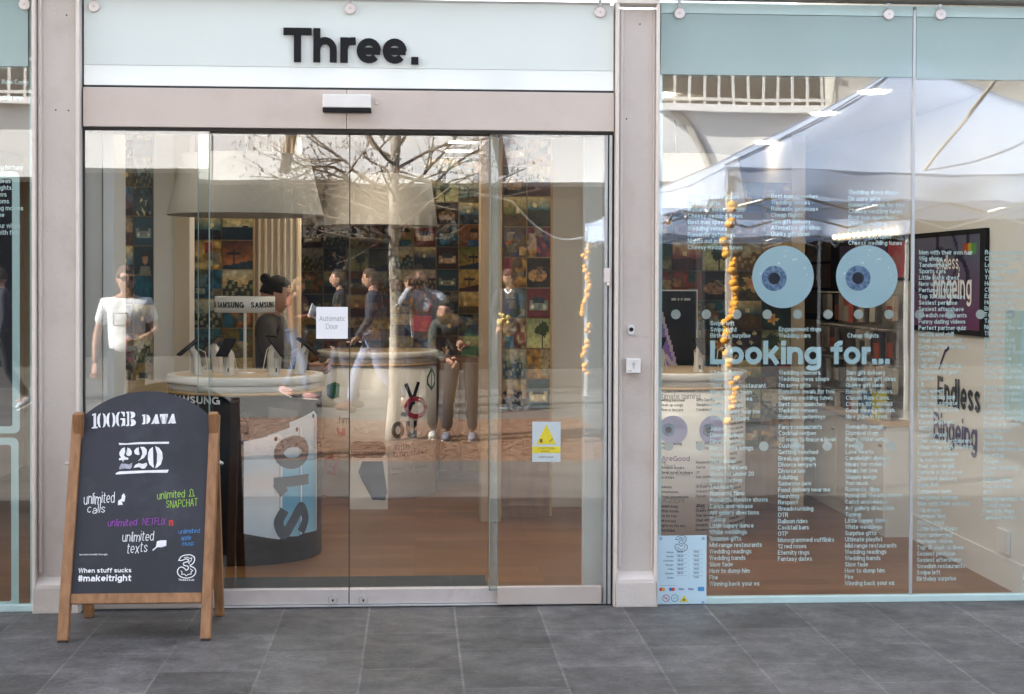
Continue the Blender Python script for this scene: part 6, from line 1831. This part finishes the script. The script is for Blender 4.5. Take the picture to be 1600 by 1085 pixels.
# ------------------------------------------------------------------ people
DG = None
SKIN = mat('skin', (0.40, 0.22, 0.15), .55, var=.05)
LIP = mat('lip_and_eye', (0.16, 0.06, 0.05), .5)
def cloth(name, c): return MATS.get(name) or mat(name, c, .85, var=.22, scale=9, bump=.7, bscale=9)
def skin_mesh(joints, edges, radii, levels=1):
    """A continuous surface grown round a skeleton of joints."""
    names = list(joints)
    bm = B()
    lay = bm.verts.layers.skin.verify()
    vs_ = {n: bm.verts.new(joints[n]) for n in names}
    for a, b in edges: bm.edges.new((vs_[a], vs_[b]))
    for n in names:
        r = radii[n]
        vs_[n][lay].radius = r if hasattr(r, '__len__') else (r, r)
    vs_[names[0]][lay].use_root = True
    me = bpy.data.meshes.new('tmp'); bm.to_mesh(me); bm.free()
    o = bpy.data.objects.new('tmp', me); COL.objects.link(o)
    m = o.modifiers.new('s', 'SKIN'); m.use_smooth_shade = True
    s = o.modifiers.new('d', 'SUBSURF'); s.levels = s.render_levels = levels
    dg = bpy.context.evaluated_depsgraph_get()
    out = bpy.data.meshes.new_from_object(o.evaluated_get(dg))
    r = B(); r.from_mesh(out)
    bpy.data.objects.remove(o); bpy.data.meshes.remove(me); bpy.data.meshes.remove(out)
    for f in r.faces: f.smooth = True; f.material_index = 0
    return r
BASE = dict(pelvis=(0, 0, .96), waist=(0, .0, 1.10), chest=(0, 0, 1.30), collar=(0, -.005, 1.45), neck=(0, .01, 1.52),
            hipL=(-.085, 0, .93), kneeL=(-.095, .02, .51), ankL=(-.10, -.01, .09), hipR=(.085, 0, .93), kneeR=(.095, .02, .51), ankR=(.10, -.01, .09),
            shL=(-.175, 0, 1.42), elL=(-.225, -.01, 1.14), wrL=(-.235, .05, .89), shR=(.175, 0, 1.42), elR=(.225, -.01, 1.14), wrR=(.235, .05, .89), head=(0, .02, 1.63))
BODY_E = [('pelvis', 'waist'), ('waist', 'chest'), ('chest', 'collar'), ('collar', 'neck'), ('collar', 'shL'), ('shL', 'elL'), ('elL', 'wrL'), ('collar', 'shR'), ('shR', 'elR'), ('elR', 'wrR'),
          ('pelvis', 'hipL'), ('hipL', 'kneeL'), ('kneeL', 'ankL'), ('pelvis', 'hipR'), ('hipR', 'kneeR'), ('kneeR', 'ankR')]
BODY_R = dict(pelvis=(.12, .10), waist=(.12, .09), chest=(.14, .10), collar=(.085, .07), neck=.052, hipL=.085, kneeL=.055, ankL=.038, hipR=.085, kneeR=.055, ankR=.038,
              shL=.055, elL=.04, wrL=.026, shR=.055, elR=.04, wrR=.026)
def hand(bm, wr, d, side, curl=.5, mi=0):
    d = d.normalized()
    sd = d.orthogonal().normalized() if abs(d.z) < .3 else d.cross(Vector((0, 1, 0))).normalized()
    nn = sd.cross(d)
    c = wr + d * .045
    tube(bm, [wr - d * .01, wr + d * .02, wr + d * .06, wr + d * .088], [(.024, .017), (.034, .016), (.040, .015), (.034, .012)], 8, mi=mi)
    for k, L in enumerate((.066, .076, .070, .055)):
        b = wr + d * .085 + sd * (.030 - .020 * k)
        e = (d + nn * curl).normalized(); f = (d * .5 + nn * (curl + .5)).normalized()
        tube(bm, [b, b + e * L * .5, b + e * L * .5 + f * L * .5], [.0095, .0088, .007], 6, mi=mi)
    b = wr + d * .03 + sd * .032 * side
    tube(bm, [b, b + (sd * side * .7 + d * .7).normalized() * .035, b + (sd * side * .4 + d * .9 + nn * .4).normalized() * .065], [.0115, .0105, .008], 6, mi=mi)
def head_mesh(bm, c, turn, tilt=0.0, glasses=False):
    t = bmesh.new()
    bmesh.ops.create_uvsphere(t, u_segments=24, v_segments=18, radius=1.0)
    for v_ in t.verts:
        x, y, z = v_.co
        w = .076 * (1 - .30 * max(0, -z) ** 1.5)
        q = Vector((x * w, y * .098 * (1 - .12 * max(0, -z)), z * .118))
        if z < -.35 and y > 0: q.y += .010 * (-z)
        if y > .75 and abs(x) < .22 and -.35 < z < .2: q.y += .022 * (1 - abs(x) / .22) * (1 - (z + .35) / .9)
        if y > .6 and .05 < z < .3 and .2 < abs(x) < .6: q.y -= .006
        v_.co = q
    for f in t.faces: f.smooth = True
    mx = Matrix.Translation(c) @ Matrix.Rotation(turn, 4, 'Z') @ Matrix.Rotation(tilt, 4, 'X')
    merge(bm, t, mx, 0)
    for sx in (-1, 1):
        e = bmesh.new(); bmesh.ops.create_uvsphere(e, u_segments=10, v_segments=8, radius=1)
        merge(bm, e, mx @ Matrix.Translation((sx * .075, -.005, .0)) @ Matrix.Diagonal((.010, .020, .030, 1)), 0)
        e = bmesh.new(); bmesh.ops.create_uvsphere(e, u_segments=10, v_segments=8, radius=1)
        merge(bm, e, mx @ Matrix.Translation((sx * .031, .080, .016)) @ Matrix.Diagonal((.014, .010, .006, 1)), 1)
        e = bmesh.new(); bmesh.ops.create_uvsphere(e, u_segments=8, v_segments=6, radius=1)
        merge(bm, e, mx @ Matrix.Translation((sx * .031, .083, .036)) @ Matrix.Diagonal((.019, .008, .004, 1)), 1)
    e = bmesh.new(); bmesh.ops.create_uvsphere(e, u_segments=10, v_segments=6, radius=1)
    merge(bm, e, mx @ Matrix.Translation((0, .089, -.052)) @ Matrix.Diagonal((.024, .008, .006, 1)), 1)
    return mx
def hair_mesh(mx, style):
    t = bmesh.new()
    bmesh.ops.create_uvsphere(t, u_segments=24, v_segments=16, radius=1.0)
    kill = []
    for v_ in t.verts:
        x, y, z = v_.co
        face = y > .25 and z < (.50 if abs(x) < .75 else .1)
        low = z < (-.25 if style == 'short' else -.6 if style == 'bob' else -.1)
        if face or low: kill.append(v_)
        n = 1 + .06 * mnoise.noise(Vector((x, y, z)) * 5)
        v_.co = Vector((x * .086 * n, y * .108 * n, z * .130 * n))
    bmesh.ops.delete(t, geom=kill, context='VERTS')
    ex = bmesh.ops.extrude_face_region(t, geom=t.faces[:])
    for v_ in [q for q in ex['geom'] if isinstance(q, bmesh.types.BMVert)]: v_.co *= .9
    if style in ('bun', 'bob'):
        e = bmesh.new(); bmesh.ops.create_uvsphere(e, u_segments=12, v_segments=8, radius=.036 if style == 'bun' else .07)
        merge(t, e, Matrix.Translation((0, -.09, .09 if style == 'bun' else -.06)))
    out = B(); merge(out, t, mx)
    for f in out.faces: f.smooth = True
    return out
def person(label, loc, yaw_, h, pose, top, topc, legs, legc, shoec, hairc, hair='short', skin_s=1.0, sleeve='long', turn=0.0, tilt=0.0, group=None, coat=0.0, curl=.5, bulk=1.0):
    J = {k: Vector(v_) for k, v_ in BASE.items()}
    for k, v_ in pose.items(): J[k] = Vector(v_)
    s = h / 1.75
    J = {k: v_ * s for k, v_ in J.items()}
    t = thing('person', label, 'person', loc, group)
    t.rotation_euler = (0, 0, yaw_)
    rad = {k: ((v_[0] * s, v_[1] * s) if hasattr(v_, '__len__') else v_ * s) for k, v_ in BODY_R.items()}
    bj = {k: v_ for k, v_ in J.items() if k != 'head'}
    bm = skin_mesh(bj, BODY_E, {k: ((v_[0] * .9, v_[1] * .9) if hasattr(v_, '__len__') else v_ * (.9 if k[:2] in ('hi', 'kn', 'sh') else 1)) for k, v_ in rad.items()})
    tube(bm, [J['collar'], J['neck'], J['head'] - Vector((0, .01, .05))], [.06 * s, .05 * s, .048 * s], 10)
    mx = head_mesh(bm, J['head'] + Vector((0, .01, .0)), turn, tilt)
    for sd in ('L', 'R'):
        hand(bm, J['wr' + sd], (J['wr' + sd] - J['el' + sd]), 1 if sd == 'L' else -1, curl)
        a = J['ank' + sd]
        f = bmesh.new()                                # bare foot inside the shoe
        bmesh.ops.create_uvsphere(f, u_segments=10, v_segments=6, radius=1)
        merge(bm, f, Matrix.Translation(a + Vector((0, .05, -.05))) @ Matrix.Diagonal((.03, .09, .03, 1)), 0)
    mk('body', bm, [SKIN, LIP], t, local=True, normals=False)
    # upper garment
    q = ['pelvis', 'waist', 'chest', 'collar', 'shL', 'elL', 'shR', 'elR'] + (['wrL', 'wrR'] if sleeve == 'long' else [])
    tj = {k: J[k].copy() for k in q}
    up_ = (J['waist'] - J['chest']).normalized()
    tj['pelvis'] = J['pelvis'] + Vector((0, 0, -.02 * s))
    if sleeve == 'short':
        tj['elL'] = J['shL'].lerp(J['elL'], .72); tj['elR'] = J['shR'].lerp(J['elR'], .72)
    if coat:
        tj = {'hem': J['pelvis'] + (J['kneeL'] + J['kneeR'] - J['pelvis'] * 2) * .5 * coat, **tj}
    ed = [e for e in BODY_E if e[0] in tj and e[1] in tj] + ([('hem', 'pelvis')] if coat else [])
    if not coat: tj = {'pelvis': tj['pelvis'], **tj}
    rr = {k: ((rad[k][0] * 1.16 * bulk, rad[k][1] * 1.22 * bulk) if hasattr(rad[k], '__len__') else rad[k] * (1.32 if sleeve == 'long' else 1.6 if k[:2] == 'el' else 1.35)) for k in tj if k != 'hem'}
    if coat: rr['hem'] = (.17 * s, .14 * s)
    for k in ('wrL', 'wrR'):
        if k in rr: rr[k] = .040 * s
    mk(top, skin_mesh(tj, ed, rr, 2), cloth(top + '_%d' % int(sum(topc) * 1000), topc), t, local=True, normals=False)
    # trousers
    tj = {k: J[k].copy() for k in ('pelvis', 'hipL', 'kneeL', 'ankL', 'hipR', 'kneeR', 'ankR')}
    for k in ('ankL', 'ankR'): tj[k] = tj[k] + (J['knee' + k[-1]] - tj[k]).normalized() * .02
    ed = [e for e in BODY_E if e[0] in tj and e[1] in tj]
    rr = dict(pelvis=(.125 * s, .105 * s), hipL=.098 * s, hipR=.098 * s, kneeL=.070 * s, kneeR=.070 * s, ankL=.056 * s, ankR=.056 * s)
    mk(legs, skin_mesh(tj, ed, rr, 2), cloth(legs + '_%d' % int(sum(legc) * 1000), legc), t, local=True, normals=False)
    for sd in ('L', 'R'):
        a = J['ank' + sd]; pt = (J['knee' + sd] - a)
        ang_ = math.atan2(-pt.y, pt.z) * .8
        f = bmesh.new(); bmesh.ops.create_uvsphere(f, u_segments=16, v_segments=10, radius=1)
        for v_ in f.verts:
            v_.co = Vector((v_.co.x * .046 * (1 + .15 * v_.co.y), v_.co.y * .135, max(v_.co.z * .055 * (1 - .35 * max(0, v_.co.y)), -.042)))
        b_ = B(); merge(b_, f, Matrix.Translation(a) @ Matrix.Rotation(ang_ if abs(ang_) > .35 else 0, 4, 'X') @ Matrix.Translation((0, .055, -.046)))
        sh = mk('shoe', b_, cloth('shoe_%d' % int(sum(shoec) * 1000), shoec), t, local=True, normals=False)
        f = bmesh.new(); bmesh.ops.create_uvsphere(f, u_segments=16, v_segments=6, radius=1)
        b_ = B(); merge(b_, f, Matrix.Translation(a) @ Matrix.Rotation(ang_ if abs(ang_) > .35 else 0, 4, 'X') @ Matrix.Translation((0, .056, -.083)) @ Matrix.Diagonal((.050, .140, .009, 1)))
        mk('sole', b_, WHITE if sum(shoec) > .25 else BLACK, sh, local=True, normals=False)
    mk('hair', hair_mesh(mx, hair), cloth('hair_%d' % int(sum(hairc) * 1000), hairc), t, local=True, normals=False)
    return t, J, mx
def at(px, dist): return Vector((M(px, 437, dist).x, -dist, 0))
def extra(name, bm, m, t): return mk(name, bm, m, t, local=True)

# woman in a white T-shirt by the end of the doors
tw, J, mx = person('woman in a white T-shirt and dark trousers with sunglasses, standing before the narrow photo wall', at(197, 5.5), R(-8), 1.66,
    dict(elR=(.26, .06, 1.16), wrR=(.12, .24, 1.10), elL=(-.26, -.02, 1.13), wrL=(-.27, .04, .88)), 'tshirt', (.80, .81, .84), 'trousers', (.02, .02, .024), (.05, .05, .05), (.10, .045, .025), 'bun', sleeve='short', turn=R(-14), bulk=1.22)
bm = B()
for sx in (-1, 1):
    e = bmesh.new(); bmesh.ops.create_uvsphere(e, u_segments=12, v_segments=8, radius=1); merge(bm, e, mx @ Matrix.Translation((sx * .033, .088, .016)) @ Matrix.Diagonal((.027, .010, .020, 1)))
    tube(bm, [mx @ Vector((sx * .058, .082, .02)), mx @ Vector((sx * .078, .0, .022))], .003, 5)
extra('sunglasses', bm, BLACK, tw)
bm = B(); fy = .155
for a, b in (((-.10, 1.33), (.02, 1.33)), ((.02, 1.33), (.02, 1.22)), ((.02, 1.22), (-.10, 1.22)), ((-.10, 1.22), (-.10, 1.33))):
    tube(bm, [(a[0], fy, a[1] * .95), (b[0], fy, b[1] * .95)], .005, 5)
extra('shirt_print', bm, GREYD, tw)
# passer-by in a tan jacket looking at a white leaflet
tt_, J, mx = person('woman in a reddish tan jacket and jeans walking with a white leaflet in her hand', at(462, 12.7), R(-60), 1.62,
    dict(kneeL=(-.09, .20, .52), ankL=(-.09, .26, .10), kneeR=(.09, -.06, .50), ankR=(.09, -.26, .16), elL=(-.22, .08, 1.16), wrL=(-.10, .28, 1.20), elR=(.22, .06, 1.16), wrR=(.08, .30, 1.22)), 'jacket', (.18, .07, .04), 'jeans', (.07, .11, .20), (.36, .20, .19), (.16, .09, .05), 'bob', tilt=R(-14), coat=.25)
bm = B(); t2 = B(); rbox(t2, -.17, .17, -.006, .006, -.08, .08, .003); merge(bm, t2, Matrix.Translation(Vector((.0, .36, 1.22)) * .93) @ Matrix.Rotation(R(28), 4, 'Y')); extra('leaflet', bm, PAPER, tt_)
# man in navy walking
person('man in a navy jacket, light blue jeans and brown shoes striding behind the tree', at(583, 10.3), R(92), 1.76,
    dict(kneeL=(-.09, .20, .55), ankL=(-.09, .28, .13), kneeR=(.09, -.10, .52), ankR=(.09, -.40, .24), elL=(-.23, -.10, 1.16), wrL=(-.22, .06, .96), elR=(.23, .04, 1.15), wrR=(.22, .18, .95)), 'jacket', (.022, .026, .045), 'jeans', (.17, .22, .35), (.14, .05, .03), (.06, .035, .02), tilt=R(-6))
# person in a dark coat with a bag
td, J, mx = person('person in a black coat with a dark shoulder bag beside the automatic door notice', at(532, 11.2), R(85), 1.72,
    dict(kneeL=(-.09, .10, .52), ankL=(-.09, .12, .09), kneeR=(.09, -.08, .50), ankR=(.09, -.22, .14)), 'coat', (.012, .013, .018), 'trousers', (.05, .06, .10), (.03, .03, .03), (.03, .02, .015), 'bob', coat=.5)
bm = B(); e = bmesh.new(); bmesh.ops.create_uvsphere(e, u_segments=16, v_segments=10, radius=1); merge(bm, e, Matrix.Translation((.30, .05, .92)) @ Matrix.Diagonal((.08, .18, .14, 1))); ribbon_pts = [(.27, .15, 1.02), (.22, .03, 1.42), (.27, -.06, 1.02)]; tube(bm, ribbon_pts, .012, 6); extra('shoulder_bag', bm, BLACK, td)
# the photographer
tp_, J, mx = person('man in a grey jacket holding a phone up with both hands beside the tree trunk', Vector((.075, -7.72, 0)), R(0), 1.78,
    dict(elL=(-.26, .14, 1.30), wrL=(-.125, .30, 1.525), elR=(.20, .16, 1.30), wrR=(-.02, .30, 1.525), head=(-.05, .02, 1.64)), 'jacket', (.36, .38, .44), 'jeans', (.035, .05, .09), (.5, .48, .46), (.05, .03, .02), curl=.25, bulk=.98)
bm = B(); t2 = B(); rbox(t2, -.078, .078, -.0045, .0045, -.038, .038, .004); merge(bm, t2, Matrix.Translation((-.075, .385, 1.600))); extra('phone', bm, PHONE, tp_)
bm = B(); tube(bm, [(-.14, .10, 1.46), (-.06, .16, 1.25), (.02, .165, 1.20), (.10, .12, 1.44)], .012, 6); extra('strap', bm, MATS['red_chalk'], tp_)
bm = B(); t2 = B(); rbox(t2, -.11, .09, .0, .05, 0, .17, .012); merge(bm, t2, Matrix.Translation((0, .135, 1.10))); extra('chest_bag', bm, mat('red_cloth', (.26, .03, .04), .8, var=.2), tp_)
# man bending to look
tl_, J, mx = person('bearded man in a dark olive jacket bending to peer past the photographer', Vector((.47, -7.50, 0)), R(2), 1.74,
    dict(waist=(-.02, .10, 1.04), chest=(-.06, .28, 1.15), collar=(-.10, .40, 1.22), neck=(-.14, .47, 1.26), head=(-.17, .53, 1.32), shL=(-.27, .36, 1.20), shR=(.09, .40, 1.18), elL=(-.30, .44, .95), wrL=(-.14, .58, .86), elR=(.20, .48, .94), wrR=(.06, .64, .98), hipL=(-.09, -.02, .93), hipR=(.08, -.02, .93), pelvis=(0, 0, .95), kneeL=(-.13, .05, .51), ankL=(-.16, 0, .09)), 'jacket', (.050, .055, .050), 'trousers', (.018, .02, .03), (.14, .15, .20), (.02, .014, .01), turn=R(12))
bm = B(); e = bmesh.new(); bmesh.ops.create_uvsphere(e, u_segments=16, v_segments=10, radius=1)
bmesh.ops.delete(e, geom=[v_ for v_ in e.verts if v_.co.z > .15 or v_.co.y < -.1], context='VERTS')
merge(bm, e, mx @ Matrix.Translation((0, .012, -.035)) @ Matrix.Diagonal((.070, .095, .090, 1))); extra('beard', bm, cloth('hair_44', (.02, .014, .01)), tl_)
bm = B(); t2 = B(); rbox(t2, -.075, .075, -.015, .015, -.11, .11, .004); merge(bm, t2, Matrix.Translation((.08, .68, 1.00)) @ Matrix.Rotation(R(12), 4, 'Y')); extra('green_book', bm, mat('green_cover', (.02, .055, .02), .6), tl_)
# man in a dark suit
ts_, J, mx = person('man in a dark suit with a white collar holding flowers beside the tan column', at(797, 11.7), R(25), 1.76,
    dict(elR=(.24, .06, 1.16), wrR=(.10, .26, 1.02), elL=(-.23, .04, 1.14), wrL=(-.06, .28, 1.00)), 'suit_jacket', (.016, .015, .024), 'trousers', (.014, .014, .02), (.02, .02, .02), (.07, .045, .03), turn=R(20), tilt=R(-20), coat=.15)
bm = B(); tube(bm, [(-.05, .075, 1.50), (0, .10, 1.44), (.05, .075, 1.50)], .016, 6); extra('collar', bm, PAPER, ts_)
bm = B(); rg = random.Random(8)
for k in range(14): sphere(bm, (.04 + rg.uniform(-.07, .07), .34 + rg.uniform(-.05, .05), 1.10 + rg.uniform(-.05, .08)), .026, 8, 6)
extra('flower_bunch', bm, mat('cream_petals', (.62, .48, .18), .8, var=.3), ts_)
# farther passers-by
person('person in dark clothes and white trainers standing across the street behind the tree', at(640, 13.0), R(-20), 1.70, {}, 'coat', (.03, .03, .04), 'jeans', (.03, .04, .07), (.62, .55, .55), (.04, .03, .02), 'short', coat=.3)
person('person in a dark jacket mirrored in the dark screen of the far left window', at(2, 11.0), R(70), 1.74,
    dict(kneeL=(-.09, .18, .53), ankL=(-.09, .24, .10), kneeR=(.09, -.06, .50), ankR=(.09, -.30, .18)), 'jacket', (.03, .032, .045), 'trousers', (.02, .022, .03), (.40, .40, .44), (.04, .03, .02))
# shop assistant behind the black counter
tq, J, mx = person('shop assistant with black tied hair in a dark grey top behind the black counter', Vector((fx(424, 500, 2.30), 2.32, FL)), R(-98), 1.62,
    dict(elL=(-.22, .06, 1.16), wrL=(-.10, .26, 1.12), elR=(.22, .06, 1.16), wrR=(.08, .28, 1.14)), 'top', (.065, .06, .058), 'trousers', (.02, .02, .02), (.02, .02, .02), (.012, .01, .01), 'bun', tilt=R(-12))
